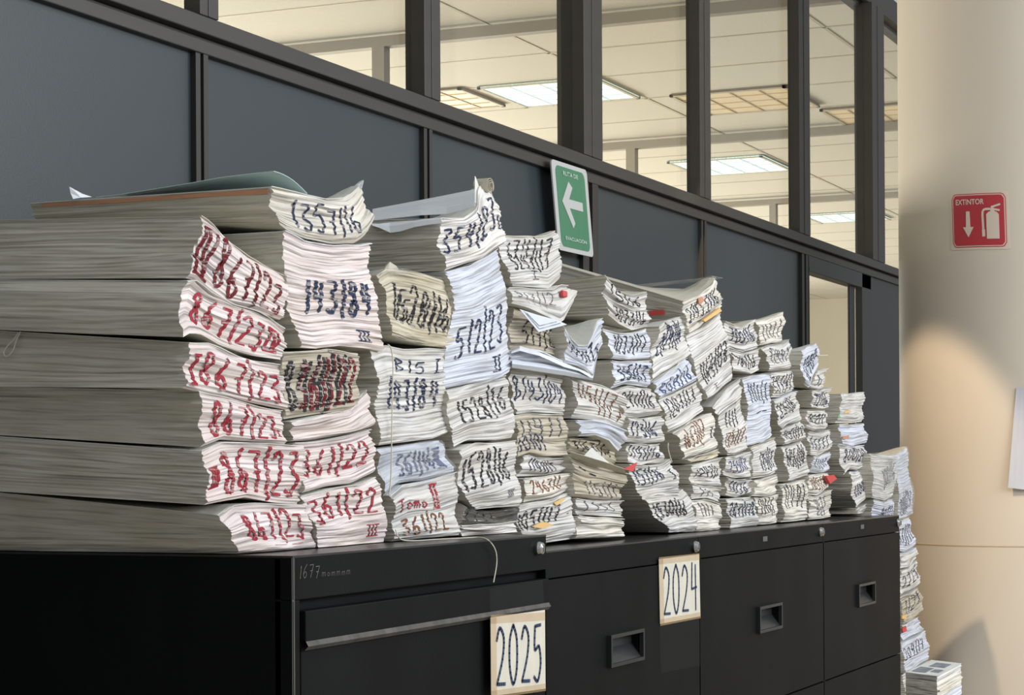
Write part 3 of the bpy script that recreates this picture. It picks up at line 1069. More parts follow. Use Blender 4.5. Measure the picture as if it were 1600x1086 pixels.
def bundle(desc, label, paper, texts, top, bot, left=(), right=(), y=BY, L=0.36, base=None, bt=None, bb=None, bow=0.0, curl=0.0, cover='grey', lip=0.003, inkw=0.0042, under=False, pl=False):
    N_B[0] += 1
    b = Body(top, bot, list(left), list(right), y, L, base, 100 + N_B[0], bt, bb, bow, curl)
    wid = abs(b.bot[-1].x - b.bot[0].x)
    origin = b.S(0.5, 0.5, 0, False)
    e = empty('paper_bundle', origin)
    tag(e, label, 'paper bundle', 'tied bundles of case files')
    q = MB()
    nu, nd, nv = 16, 9, b.nv
    us = [i / nu for i in range(nu + 1)]
    ts = [0, .03, .08, .15, .25, .38, .55, .75, 1]
    vs = [j / nv for j in range(nv + 1)]
    off = b.r.uniform(0, 9)
    g = [[b.S(u, 0, v) for u in us] for v in vs]
    q.grid(g, 0, [[(p.x + off, p.z) for p in [b.S(u, 0, 0, False) for u in us]] for v in vs] and [[(u * wid + off, v * b.h + off) for u in us] for v in vs])
    uvs = [[(t * b.L + off * 2, v * b.h + off) for t in ts] for v in vs]
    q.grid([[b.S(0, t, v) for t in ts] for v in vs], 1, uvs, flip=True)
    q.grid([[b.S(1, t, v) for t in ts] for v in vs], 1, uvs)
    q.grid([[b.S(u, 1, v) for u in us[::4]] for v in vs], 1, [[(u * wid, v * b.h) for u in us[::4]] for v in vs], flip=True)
    q.grid([[b.S(u, t, 1) for u in us] for t in ts], 2)
    q.grid([[b.S(u, t, 0) for u in us] for t in ts], 2, flip=True)
    inks = []
    mats = [PAPER[paper], SIDE_SHADE, M_MANILA]
    for (txt, ink, bx) in texts:
        if ink not in inks:
            inks.append(ink); mats.append(INK[ink])
        mi = 3 + inks.index(ink)
        u0, v0, u1, v1 = bx[:4]
        sl = bx[4] if len(bx) > 4 else 0.0       # rise of the writing line towards the right
        rr = random.Random(N_B[0] * 7 + len(txt))
        iw = min(inkw, (v1 - v0) * b.h * .17, (u1 - u0) * wid / len(txt) * .26)
        for st in text_strokes(txt, 1.0, 1.0, rr, 0.0):
            den = []
            for (a0, b0), (a1, b1) in zip(st[:-1], st[1:]):
                ln = math.hypot((a1 - a0) * (u1 - u0) * wid, (b1 - b0) * (v1 - v0) * b.h)
                m_ = max(1, int(ln / 0.0016))
                den += [(a0 + (a1 - a0) * k_ / m_, b0 + (b1 - b0) * k_ / m_) for k_ in range(m_)]
            den.append(st[-1])
            pts = [b.S(u0 + (u1 - u0) * a, 0, min(.99, max(.01, v0 + (v1 - v0) * c + sl * (a - .5)))) + Vector((0, -.0011, 0)) for a, c in den]
            for A, B_ in zip(pts[:-1], pts[1:]):
                t = B_ - A
                if t.length < 1e-5:
                    continue
                t.normalize()
                # a chisel tip: broad across its run, broader for upright strokes
                tz, tx = t.z, t.x
                n_ = math.hypot(tz, tx)
                if n_ < .2:
                    continue
                w_ = iw * (0.66 + 0.6 * abs(tz) / n_)
                s_ = Vector((tz / n_, 0, -tx / n_)) * w_ * .5
                A2, B2 = A - t * .0004, B_ + t * .0004
                q.quad(A2 - s_, A2 + s_, B2 + s_, B2 - s_, mi)
    q.build('page_block', mats, e, origin=origin)
    # cover sheet lying on top, its front edge a little proud
    cm = {'grey': M_COVER, 'manila': M_MANILA, 'white': M_WHITE, 'blue': M_BLUEW, 'plastic': M_PLASTIC, 'cream': M_CREAM, 'salmon': M_ORANGE, 'dark': M_DARKPL}
    if cover:
        q = MB()
        r = b.r
        ph = r.uniform(0, 6)
        tsc = [-0.02 * lip / 0.003, 0, .03, .08, .2, .45, 1]

        def cv(u, t, z):
            p = b.S(u, max(0, t), 1, False)
            if t < 0:
                p.y -= lip + .002 * math.sin(u * 13 + ph)
                p.z += .0012 * math.sin(u * 9 + ph * 2)
            if u == 0: p.x -= .0012
            if u == 1: p.x += .0012
            p.z += z
            return p
        lo = [[cv(u, t, .0001) for u in us] for t in tsc]
        hi = [[cv(u, t, .0012) for u in us] for t in tsc]
        q.grid(hi); q.grid(lo, flip=True)
        q.grid([lo[0], hi[0]]); q.grid([lo[-1], hi[-1]], flip=True)
        q.grid([[r_[0] for r_ in lo], [r_[0] for r_ in hi]], flip=True)
        q.grid([[r_[-1] for r_ in lo], [r_[-1] for r_ in hi]])
        q.build('cover_sheet', cm[cover], e, origin=origin)
    if pl:     # clear film wrapped over the face
        q = MB()
        v1 = 1.0
        rows = [[b.S(u, 0, v, False) + Vector((0, -.004 - .003 * math.sin(u * 11 + v * 9), 0)) for u in us] for v in [k / 10 for k in range(11)]]
        q.grid(rows)
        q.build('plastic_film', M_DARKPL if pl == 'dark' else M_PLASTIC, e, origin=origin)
    b.e, b.origin = e, origin
    return b


STACKS = [
    ('first stack from the left', Z1 + .001, [
        dict(p='pink', t=[('V867/23', 'darkred', (.02, .12, .97, .85, -.05))], top=[(313, 339), (329, 350), (358, 374), (394, 402), (411, 410), (425, 418), (451, 433)], bot=[(298, 434), (308, 436), (326, 455), (350, 473), (388, 480), (417, 493), (437, 500)], left=[(311, 365), (304, 400)], right=[(452, 450), (447, 480)], L=.55, bt=(0, 345), bb=(0, 436), cover='manila', inkw=.006, d='red', lab='867/23'),
        dict(p='pink', t=[('867/23V', 'red', (.1, .18, .97, .82, -.05))], top=[(298, 440), (308, 438), (329, 460), (364, 477), (400, 486), (423, 497), (447, 515)], bot=[(282, 527), (294, 520), (314, 523), (344, 538), (400, 556), (437, 562)], left=[(284, 460), (281, 500)], right=[(447, 525)], L=.55, bt=(0, 438), bb=(0, 515), inkw=.006, d='red', lab='867/23'),
        dict(p='pink', t=[('I867/23', 'red', (.03, .15, .97, .85))], top=[(296, 536), (328, 538), (360, 552), (399, 563), (447, 573)], bot=[(291, 606), (312, 611), (351, 619), (399, 630), (446, 640)], L=.55, bt=(0, 518), bb=(0, 604), inkw=.006, d='red', lab='867/23'),
        dict(p='pink', t=[('867/23', 'red', (.1, .12, .93, .85)), ('I', 'red', (.9, .2, .98, .4))], top=[(313, 612), (351, 622), (399, 633), (444, 643)], bot=[(318, 699), (350, 687), (383, 689), (444, 694)], L=.55, bt=(0, 606), bb=(0, 680), inkw=.006, d='red', lab='867/23'),
        dict(p='pink', t=[('867/23', 'red', (.16, .12, .98, .88)), ('M', 'red', (.02, .3, .13, .62))], top=[(318, 706), (350, 691), (383, 692), (425, 696), (471, 697)], bot=[(324, 789), (350, 783), (383, 777), (431, 785), (473, 788)], L=.55, bt=(0, 683), bb=(0, 768), inkw=.007, d='red', lab='867/23'),
        dict(p='pink', t=[('867/23', 'red', (.18, .25, .95, .85)), ('--', 'red', (.4, .08, .9, .2))], top=[(346, 806), (367, 790), (399, 788), (431, 788), (473, 790)], bot=[(373, 868), (405, 868), (431, 865), (463, 859), (498, 857)], left=[(349, 818)], L=.52, bt=(0, 771), inkw=.005, d='red', lab='867/23'),
    ]),
    ('second stack from the left', Z1 + .001, [
        dict(p='warm', t=[('1357/16', 'navy', (.16, .25, .85, .8))], top=[(423, 293), (441, 299), (459, 303), (500, 312), (535, 311), (552, 303), (565, 290)], bot=[(441, 352), (447, 358), (476, 372), (520, 381), (556, 380), (574, 364), (582, 349)], left=[(428, 325), (433, 342)], right=[(573, 322)], L=.43, bt=(115, 314), bb=(115, 352), bow=.01, cover='grey', d='blue', lab='1357/16'),
        dict(p='pink', t=[('143/84', 'navy', (.2, .33, .94, .64)), ('M', 'navy', (.72, .07, .9, .17))], top=[(448, 362), (476, 377), (520, 385), (565, 384), (582, 380)], bot=[(466, 543), (491, 545), (535, 540), (570, 544), (596, 549)], left=[(446, 417), (452, 480)], right=[(579, 430), (587, 480), (594, 520)], L=.42, cover='white', inkw=.008, d='dark blue', lab='143/84'),
        dict(p='dirty', t=[('844/11', 'black', (.03, .1, .85, .9)), ('361/22', 'darkred', (.18, .12, .97, .85))], top=[(440, 552), (470, 550), (512, 547), (566, 553)], bot=[(447, 655), (496, 648), (544, 641), (555, 636)], right=[(559, 600)], L=.40, cover='cream', inkw=.007, d='smudged black and red', lab='361/22'),
        dict(p='pink', t=[], top=[(454, 660), (496, 651), (547, 643), (577, 610)], bot=[(460, 690), (496, 688), (544, 678), (584, 666)], L=.40, cover='grey', lab=None, desc='unmarked pinkish file with a lifted right corner'),
        dict(p='pink', t=[('361/22', 'red', (.03, .3, .93, .85, .05))], top=[(465, 693), (496, 691), (544, 682), (582, 671)], bot=[(472, 770), (512, 760), (554, 755), (584, 738)], L=.40, inkw=.006, d='red', lab='361/22'),
        dict(p='pink', t=[('361/22', 'red', (.04, .5, .95, .93, .03)), ('M', 'red', (.74, .12, .93, .3))], top=[(474, 776), (512, 765), (554, 759), (587, 746)], bot=[(499, 857), (544, 854), (608, 847)], left=[(488, 820)], right=[(594, 775), (600, 805)], L=.40, inkw=.006, d='red', lab='361/22'),
    ]),
    ('third stack from the left', Z1 + .001, [
        dict(p='tan', t=[('1528/16', 'black', (.1, .25, .97, .75, -.04)), ('1511/16', 'black', (.15, .3, .9, .6, -.04))], top=[(594, 430), (608, 420), (630, 422), (657, 427), (704, 440)], bot=[(609, 524), (629, 532), (670, 540), (711, 544)], left=[(604, 453), (606, 500)], right=[(706, 480), (704, 520)], cover='plastic', d='black', lab='1528/16', desc='yellowed wrinkled file'),
        dict(p='grey', t=[('B15 I', 'navy', (.3, .74, .95, .88)), ('143/84', 'navy', (.16, .36, .95, .66))], top=[(584, 546), (610, 540), (634, 546), (670, 546), (696, 547)], bot=[(594, 696), (634, 690), (678, 685), (703, 676)], left=[(587, 600), (584, 634)], right=[(690, 593), (694, 630)], inkw=.006, d='navy', lab='143/84'),
        dict(p='blue', t=[('361/16M', 'blue', (.22, .25, .92, .8, .06))], top=[(590, 702), (634, 695), (678, 690), (692, 688)], bot=[(604, 776), (628, 755), (663, 751), (707, 740)], right=[(699, 714)], pl=True, cover='plastic', inkw=.005, d='blue', lab='361/16'),
        dict(p='grey', t=[('Tomo', 'red', (.05, .56, .5, .78)), ('Z', 'red', (.58, .55, .76, .92)), ('361/22', 'brown', (.1, .12, .82, .42))], top=[(611, 775), (630, 760), (663, 754), (707, 742), (713, 738)], bot=[(619, 848), (663, 841), (719, 836)], cover='white', inkw=.006, d='red', lab='Tomo II 361/22'),
    ]),
    ('fourth stack from the left', None, [
        dict(p='white', t=[('354/23', 'navy', (.03, .3, .9, .82, .06)), ('I', 'navy', (.9, .3, .99, .55))], top=[(691, 342), (723, 341), (742, 326), (748, 300), (754, 290), (766, 290), (774, 303)], bot=[(695, 423), (726, 412), (753, 404), (770, 391), (786, 381)], left=[(687, 370)], right=[(781, 335)], cover='grey', lip=.001, inkw=.006, bow=.006, y=1.545, L=.40, bt=(580, 345), d='dark blue', lab='354/23'),
        dict(p='blue', t=[('512/23', 'navy', (.12, .27, .95, .55, .07)), ('Z', 'navy', (.68, .08, .9, .2))], top=[(697, 426), (737, 417), (759, 404), (776, 390)], bot=[(693, 609), (737, 599), (775, 593), (793, 584)], left=[(704, 453), (705, 480), (702, 530), (695, 570)], right=[(789, 440), (795, 490), (797, 540)], cover='white', y=1.545, inkw=.0055, d='dark blue', lab='512/23', desc='tall bluish file'),
        dict(p='grey', t=[('1528/16', 'black', (.13, .42, .97, .82, .05))], top=[(695, 612), (737, 602), (778, 591), (788, 588)], bot=[(716, 699), (737, 688), (775, 688), (806, 684)], left=[(699, 650), (702, 665)], right=[(803, 637), (806, 665)], y=1.545, inkw=.005, d='black', lab='1528/16'),
        dict(p='grey', t=[('1528/16', 'black', (.04, .45, .9, .9)), ('M', 'grey', (.68, .18, .85, .3))], top=[(715, 704), (737, 694), (775, 693), (806, 690)], bot=[(749, 796), (781, 793), (815, 790)], left=[(717, 755), (730, 780)], right=[(810, 740), (813, 770)], y=1.545, inkw=.006, d='black', lab='1528/16'),
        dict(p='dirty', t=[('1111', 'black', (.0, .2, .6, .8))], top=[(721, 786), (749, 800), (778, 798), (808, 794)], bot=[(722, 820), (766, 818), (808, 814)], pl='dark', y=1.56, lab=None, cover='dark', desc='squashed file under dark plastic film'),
        dict(p='white', t=[], top=[(722, 822), (766, 820), (808, 816)], bot=[(725, 838), (766, 836), (808, 832)], y=1.55, base=Z1 + .001, lab=None, desc='thin ragged unmarked file'),
    ]),
    ('fifth stack from the left', Z2 + .001, [
        dict(p='grey', t=[('174/17', 'black', (.12, .62, .9, .93)), ('3247/17', 'black', (.12, .4, .85, .68)), ('I', 'black', (.4, .2, .6, .36))], top=[(781, 370), (824, 369), (845, 371), (868, 361)], bot=[(804, 447), (837, 449), (863, 451), (879, 437)], left=[(779, 389), (794, 435)], right=[(873, 392)], cover='cream', y=1.56, d='black', lab='324/17'),
        dict(p='grey', t=[('517/12', 'grey', (.08, .45, .7, .85)), ('1111', 'grey', (.2, .2, .6, .4))], top=[(799, 450), (837, 452), (863, 453), (875, 446), (887, 447)], bot=[(799, 474), (824, 480), (863, 496), (884, 505), (901, 470)], y=1.552, d='faded', lab='517/12', desc='curled file', left=[], right=[(901, 460)]),
        dict(p='dirty', t=[('517/22', 'black', (.2, .2, .95, .75))], top=[(799, 478), (824, 484), (863, 500), (884, 508)], bot=[(799, 551), (820, 548), (842, 552), (879, 564)], y=1.575, d='black', lab='517/22', desc='shaded file'),
        dict(p='blue', t=[], top=[(799, 553), (812, 546), (842, 549), (880, 565)], bot=[(796, 574), (842, 580), (881, 586)], y=1.545, lab=None, cover='white', lip=.006, desc='thin bluish unmarked file with a folded white cover'),
        dict(p='grey', t=[('B143/04', 'navy', (.05, .3, .95, .85))], top=[(799, 578), (842, 583), (881, 589)], bot=[(805, 647), (837, 644), (880, 646)], y=1.565, d='blue', lab='143/04'),
        dict(p='dirty', t=[('11411', 'grey', (.05, .5, .95, .9)), ('10101', 'navy', (.0, .15, .6, .5))], top=[(805, 650), (842, 647), (880, 649)], bot=[(808, 716), (824, 709), (850, 714), (889, 713)], y=1.56, lab=None, d='', desc='crinkled file with illegible writing'),
        dict(p='grey', t=[('1141/17', 'navy', (.12, .25, .7, .85))], top=[(814, 713), (824, 711), (850, 717), (889, 716)], bot=[(815, 745), (850, 743), (889, 736)], y=1.565, d='blue', lab='1141/17'),
        dict(p='warm', t=[('2467/1', 'brown', (.1, .35, .85, .9, .06))], top=[(815, 749), (850, 746), (886, 740)], bot=[(824, 785), (863, 778), (893, 766)], y=1.56, d='brown', lab='2467/1'),
        dict(p='grey', t=[('1051/17', 'black', (.0, .45, .75, .85, .05)), ('.', 'black', (.85, .6, .97, .75))], top=[(812, 792), (827, 787), (863, 781), (891, 770)], bot=[(812, 854), (855, 849), (899, 842)], y=1.56, inkw=.006, d='black', lab='1051/17'),
    ]),
    ('sixth stack from the left', Z2 + .001, [
        dict(p='blue', t=[('177/17', 'black', (.05, .35, .8, .75)), ('I', 'black', (.78, .3, .95, .55))], top=[(882, 510), (893, 530), (905, 541), (917, 541), (925, 512), (930, 502), (938, 498)], bot=[(884, 566), (905, 572), (915, 578), (930, 592), (936, 560)], right=[(940, 530)], y=1.545, d='black', lab='177/17', desc='deeply curled file'),
        dict(p='grey', t=[('1151/17', 'brown', (.08, .45, .85, .9)), ('1117', 'brown', (.4, .15, .98, .5))], top=[(890, 589), (909, 594), (940, 604), (975, 617)], bot=[(897, 653), (925, 656), (953, 661), (977, 670)], left=[(898, 620)], y=1.555, d='brown', lab='151/17'),
        dict(p='blue', t=[], top=[(905, 657), (925, 658), (953, 663), (978, 675)], bot=[(904, 682), (930, 680), (955, 688), (970, 705)], y=1.548, lab=None, cover='white', lip=.005, desc='folded bluish unmarked file'),
        dict(p='tan', t=[('7/67/17', 'black', (.05, .25, .95, .85))], top=[(886, 683), (915, 686), (940, 688), (960, 695)], bot=[(891, 706), (915, 711), (940, 718), (965, 728)], y=1.575, d='black', lab='7/67/17', desc='recessed tan file'),
        dict(p='dirty', t=[('--', 'black', (.1, .55, .5, .9, -.2)), ('1151/1', 'grey', (.2, .1, .95, .5))], top=[(891, 711), (920, 724), (953, 733), (980, 741)], bot=[(897, 776), (930, 780), (971, 781)], right=[(976, 752), (971, 765)], y=1.55, lab=None, cover='grey', lip=.006, desc='shaded file with smeared black lines'),
        dict(p='grey', t=[('1111', 'grey', (.1, .3, .9, .85))], top=[(897, 779), (930, 783), (971, 783)], bot=[(904, 804), (940, 806), (974, 808)], y=1.556, lab=None, desc='thin grey file with faint strokes'),
        dict(p='warm', t=[], top=[(904, 807), (940, 809), (974, 811)], bot=[(902, 842), (940, 840), (977, 838)], y=1.55, lab=None, desc='ragged ivory unmarked file'),
    ]),
    ('seventh stack from the left', Z2 + .001, [
        dict(p='grey', t=[('15/16', 'black', (.08, .2, .9, .85))], top=[(943, 431), (964, 452), (982, 461), (992, 461), (1009, 456)], bot=[(946, 459), (966, 474), (992, 484), (1012, 484)], y=1.552, d='black', lab='15/16', cover='manila', bt=(884, 437)),
        dict(p='grey', t=[('2033/16', 'black', (.2, .25, .92, .9))], top=[(947, 460), (966, 476), (992, 486), (1012, 486)], bot=[(950, 492), (966, 506), (992, 516), (1014, 510)], y=1.55, d='black', lab='2033/16'),
        dict(p='blue', t=[('1033/17', 'black', (.15, .25, .9, .9))], top=[(947, 515), (966, 521), (992, 521), (1013, 514)], bot=[(953, 560), (982, 563), (1014, 560)], left=[(952, 530)], y=1.552, d='black', lab='1033/17'),
        dict(p='blue', t=[('355/17', 'navy', (.1, .25, .95, .88))], top=[(954, 564), (982, 566), (1014, 564)], bot=[(962, 607), (979, 600), (1018, 605)], left=[(955, 580)], y=1.55, inkw=.005, d='navy', lab='355/17'),
        dict(p='grey', t=[('2411/16', 'black', (.1, .35, .9, .85))], top=[(963, 612), (979, 604), (1022, 610)], bot=[(976, 650), (1002, 653), (1031, 647)], y=1.552, d='black', lab='2411/16'),
        dict(p='grey', t=[('123/16', 'navy', (.05, .3, .85, .9))], top=[(979, 653), (1002, 656), (1033, 651)], bot=[(982, 690), (1007, 693), (1041, 690)], y=1.55, inkw=.005, d='navy', lab='123/16'),
        dict(p='grey', t=[('1141/16', 'navy', (.05, .3, .9, .9))], top=[(984, 694), (1007, 696), (1031, 695)], bot=[(980, 722), (1005, 726), (1037, 722)], y=1.552, d='navy', lab='1141/16'),
        dict(p='grey', t=[('151/16', 'navy', (.05, .42, .65, .88)), ('I', 'navy', (.82, .4, .95, .7))], top=[(984, 726), (1010, 729), (1037, 726), (1048, 718)], bot=[(1003, 781), (1030, 773), (1061, 773)], left=[(993, 755)], right=[(1058, 737)], y=1.55, d='navy', lab='151/16'),
        dict(p='grey', t=[('1530/16', 'black', (.06, .45, .85, .85))], top=[(1009, 779), (1030, 775), (1061, 773), (1072, 765)], bot=[(1047, 832), (1068, 831), (1087, 831)], left=[(1023, 804)], right=[(1083, 800)], y=1.55, inkw=.005, d='black', lab='1530/16'),
    ]),
    ('eighth stack from the left', Z2 + .001, [
        dict(p='grey', t=[('2/247/16', 'navy', (.12, .4, .85, .9, .1))], top=[(1030, 511), (1040, 502), (1055, 500), (1070, 494)], bot=[(1021, 596), (1045, 579), (1076, 556)], left=[(1021, 548)], y=1.552, d='navy', lab='247/16'),
        dict(p='blue', t=[('BGA/16', 'blue', (.12, .15, .95, .8, .1))], top=[(1023, 598), (1045, 582), (1077, 560)], bot=[(1031, 623), (1055, 613), (1086, 594)], y=1.55, d='blue', lab='BGA/16'),
        dict(p='grey', t=[('1207/17', 'black', (.1, .45, .9, .95, .1))], top=[(1032, 626), (1055, 616), (1087, 597)], bot=[(1043, 677), (1066, 664), (1102, 643)], y=1.552, d='black', lab='1207/17'),
        dict(p='warm', t=[('1653/17', 'brown', (.1, .35, .75, .9, .1)), ('I', 'navy', (.88, .3, .98, .65))], top=[(1053, 677), (1079, 662), (1104, 648), (1113, 646)], bot=[(1073, 717), (1098, 708), (1122, 700)], right=[(1118, 670)], y=1.55, d='brown', lab='1653/17'),
        dict(p='tan', t=[], top=[(1076, 719), (1104, 710), (1122, 703)], bot=[(1080, 725), (1104, 719), (1126, 713)], y=1.553, lab=None, desc='thin folded tan file'),
        dict(p='grey', t=[('1247/1', 'black', (.1, .35, .9, .8)), ('--', 'black', (.1, .12, .7, .25))], top=[(1080, 728), (1104, 722), (1127, 716)], bot=[(1081, 756), (1104, 758), (1127, 760)], y=1.55, lab=None, desc='file crossed by heavy black lines'),
        dict(p='grey', t=[('111', 'grey', (.2, .2, .8, .8))], top=[(1081, 758), (1104, 760), (1127, 763)], bot=[(1083, 780), (1104, 778), (1125, 784)], y=1.552, lab=None, desc='plain grey file with faint strokes'),
        dict(p='warm', t=[('1111', 'grey', (.2, .5, .8, .9))], top=[(1083, 783), (1104, 781), (1125, 788)], bot=[(1087, 832), (1127, 830)], y=1.55, lab=None, desc='wavy ivory file'),
    ]),
    ('ninth stack from the left', Z2 + .001, [
        dict(p='warm', t=[('21433/16', 'navy', (.08, .3, .92, .8, .1))], top=[(1068, 471), (1091, 459), (1112, 445), (1119, 435)], bot=[(1076, 521), (1098, 510), (1127, 486)], right=[(1124, 462)], y=1.545, d='navy', lab='21433/16', cover='manila', L=.40, bt=(985, 447), inkw=.0045),
        dict(p='grey', t=[('11/2/02', 'black', (.15, .42, .95, .62, .1)), ('1143/08', 'black', (.15, .28, .95, .46, .1)), ('I', 'black', (.35, .08, .55, .16))], top=[(1077, 524), (1098, 513), (1127, 490)], bot=[(1104, 624), (1125, 611), (1144, 594)], left=[(1082, 560), (1092, 600)], right=[(1138, 548), (1142, 575)], y=1.545, inkw=.005, d='black', lab='1143/08', desc='thick file'),
    ]),
    ('tenth stack from the left', Z2 + .001, [
        dict(p='grey', t=[('702/16', 'navy', (.12, .35, .92, .9))], top=[(1132, 502), (1146, 511), (1160, 512), (1180, 500)], bot=[(1136, 541), (1163, 550), (1184, 543)], y=1.548, d='navy', lab='702/16', cover='cream', inkw=.005),
        dict(p='grey', t=[('984/16', 'black', (.1, .3, .92, .85))], top=[(1138, 545), (1163, 553), (1184, 546)], bot=[(1146, 579), (1172, 584), (1188, 579)], y=1.55, d='black', lab='984/16'),
        dict(p='grey', t=[], top=[(1112, 636), (1125, 618), (1145, 602), (1157, 592)], bot=[(1124, 648), (1140, 636), (1158, 620)], y=1.55, lab=None, right=[(1160, 605)], desc='slanting folded unmarked file'),
        dict(p='grey', t=[('1111', 'black', (.2, .62, .7, .95)), ('135/17', 'brown', (.15, .2, .9, .5))], top=[(1125, 650), (1140, 638), (1158, 624)], bot=[(1134, 711), (1150, 711), (1166, 703)], right=[(1164, 665)], y=1.55, d='brown', lab='135/17'),
        dict(p='grey', t=[('255/17', 'blue', (.1, .3, .9, .85))], top=[(1132, 715), (1150, 714), (1172, 706)], bot=[(1134, 742), (1150, 747), (1176, 744)], y=1.552, d='faded blue', lab='255/17'),
        dict(p='grey', t=[('11176', 'navy', (.1, .2, .8, .85))], top=[(1134, 746), (1150, 751), (1176, 748)], bot=[(1138, 773), (1155, 777), (1172, 770)], y=1.565, d='blue', lab='11176', desc='small recessed file'),
        dict(p='grey', t=[('287/17Z', 'navy', (.08, .4, .95, .85))], top=[(1137, 781), (1155, 780), (1177, 777)], bot=[(1141, 828), (1165, 825), (1184, 823)], y=1.548, inkw=.005, d='dark blue', lab='287/17'),
    ]),
    ('eleventh stack from the left', Z2 + .001, [
        dict(p='blue', t=[('1111/1', 'navy', (.15, .6, .95, .88)), ('--', 'black', (.3, .38, .9, .5))], top=[(1159, 592), (1180, 587), (1200, 585)], bot=[(1168, 697), (1190, 690), (1208, 681)], left=[(1164, 620), (1167, 660)], right=[(1204, 620)], y=1.55, lab=None, desc='tall blue-tinted file with smudged writing'),
        dict(p='grey', t=[('175/17', 'navy', (.3, .2, .95, .75))], top=[(1172, 700), (1190, 694), (1210, 684)], bot=[(1178, 748), (1195, 745), (1214, 738)], y=1.55, d='navy', lab='75/17', cover='manila'),
        dict(p='warm', t=[], top=[(1180, 752), (1195, 749), (1214, 742)], bot=[(1178, 775), (1195, 776), (1214, 770)], y=1.552, lab=None, desc='ivory unmarked file'),
        dict(p='warm', t=[('1111/1', 'black', (.1, .4, .9, .95))], top=[(1178, 778), (1195, 779), (1214, 773)], bot=[(1187, 820), (1200, 819), (1216, 816)], y=1.55, lab=None, desc='ivory file with crowded black strokes'),
    ]),
    ('twelfth stack from the left', Z2 + .001, [
        dict(p='warm', t=[('11111', 'grey', (.1, .2, .95, .8))], top=[(1182, 502), (1200, 499), (1224, 488)], bot=[(1187, 541), (1205, 536), (1223, 534)], y=1.552, lab=None, cover='cream', desc='ivory file with faded strokes'),
        dict(p='grey', t=[('12491', 'grey', (.15, .3, .95, .85))], top=[(1190, 545), (1205, 540), (1225, 539), (1232, 531)], bot=[(1204, 580), (1220, 578), (1237, 576)], y=1.55, d='faded', lab='12491'),
        dict(p='grey', t=[('2411/1', 'navy', (.05, .45, .95, .9)), ('211/1', 'black', (.05, .15, .95, .5))], top=[(1205, 584), (1220, 582), (1237, 580)], bot=[(1207, 621), (1222, 620), (1238, 614)], y=1.55, inkw=.005, d='navy', lab='2411/1'),
        dict(p='grey', t=[('225/16', 'black', (.05, .45, .85, .9, .1))], top=[(1209, 626), (1222, 623), (1243, 612)], bot=[(1224, 672), (1232, 663), (1253, 655)], left=[(1212, 645)], right=[(1250, 635)], y=1.548, d='black', lab='225/16', cover='white'),
        dict(p='grey', t=[('1451/17', 'black', (.1, .25, .95, .85))], top=[(1222, 673), (1232, 667), (1254, 659)], bot=[(1224, 695), (1240, 692), (1256, 688)], y=1.553, d='black', lab='1451/17'),
        dict(p='grey', t=[('5451/16', 'black', (.12, .4, .92, .92))], top=[(1224, 700), (1240, 697), (1255, 690)], bot=[(1231, 753), (1245, 750), (1263, 744)], y=1.55, inkw=.005, d='black', lab='5451/16'),
        dict(p='warm', t=[('11491', 'black', (.12, .35, .92, .95))], top=[(1221, 758), (1240, 755), (1258, 750)], bot=[(1223, 816), (1245, 814), (1262, 812)], y=1.55, inkw=.005, d='black', lab='11491'),
    ]),
    ('thirteenth stack from the left', Z2 + .001, [
        dict(p='blue', t=[('1240', 'navy', (.25, .25, .85, .8, .2))], top=[(1256, 549), (1262, 543), (1270, 540), (1277, 537)], bot=[(1258, 600), (1264, 606), (1270, 596), (1276, 578)], left=[(1251, 570), (1252, 588)], right=[(1278, 560)], y=1.548, d='navy', lab='1240', desc='bulging file'),
        dict(p='grey', t=[('11', 'grey', (.2, .2, .6, .8))], top=[(1274, 582), (1282, 579), (1291, 576)], bot=[(1268, 605), (1280, 609), (1289, 605)], y=1.553, lab=None, desc='small file at the right corner'),
        dict(p='grey', t=[('1217/16', 'navy', (.12, .15, .9, .85))], top=[(1267, 610), (1282, 612), (1297, 606)], bot=[(1271, 636), (1284, 639), (1297, 636)], y=1.55, d='navy', lab='1217/16'),
        dict(p='grey', t=[('16211', 'black', (.15, .35, .9, .85))], top=[(1262, 642), (1275, 643), (1290, 642)], bot=[(1259, 668), (1275, 673), (1290, 672)], y=1.55, d='black', lab='16211'),
        dict(p='grey', t=[('11111', 'navy', (.1, .25, .9, .8))], top=[(1264, 676), (1280, 678), (1297, 672)], bot=[(1266, 711), (1282, 712), (1297, 703)], y=1.55, lab=None, desc='crumpled file with faded blue strokes'),
        dict(p='blue', t=[('11111', 'grey', (.1, .3, .9, .85))], top=[(1268, 713), (1282, 715), (1296, 707)], bot=[(1268, 737), (1282, 740), (1296, 736)], y=1.552, lab=None, desc='bluish file with faint strokes'),
        dict(p='warm', t=[('105/11', 'brown', (.1, .25, .95, .85))], top=[(1262, 744), (1275, 742), (1291, 740)], bot=[(1261, 772), (1278, 774), (1296, 763)], y=1.55, d='brown', lab='05/11'),
        dict(p='warm', t=[('1421', 'grey', (.3, .45, .8, .9)), ('225', 'grey', (.3, .15, .8, .5))], top=[(1261, 775), (1278, 777), (1297, 766)], bot=[(1265, 812), (1282, 810), (1300, 807)], y=1.55, d='grey', lab='1421'),
    ]),
    ('fourteenth stack from the left', Z2 + .001, [
        dict(p='grey', t=[], top=[(1313, 616), (1330, 616), (1349, 613)], bot=[(1310, 661), (1330, 661), (1350, 659)], y=1.552, L=.2, lab=None, cover='grey', desc='plain wrinkled unmarked file'),
        dict(p='blue', t=[], top=[(1313, 664), (1330, 664), (1351, 662)], bot=[(1315, 694), (1335, 697), (1355, 692)], y=1.55, lab=None, desc='bluish unmarked file with a brown stain'),
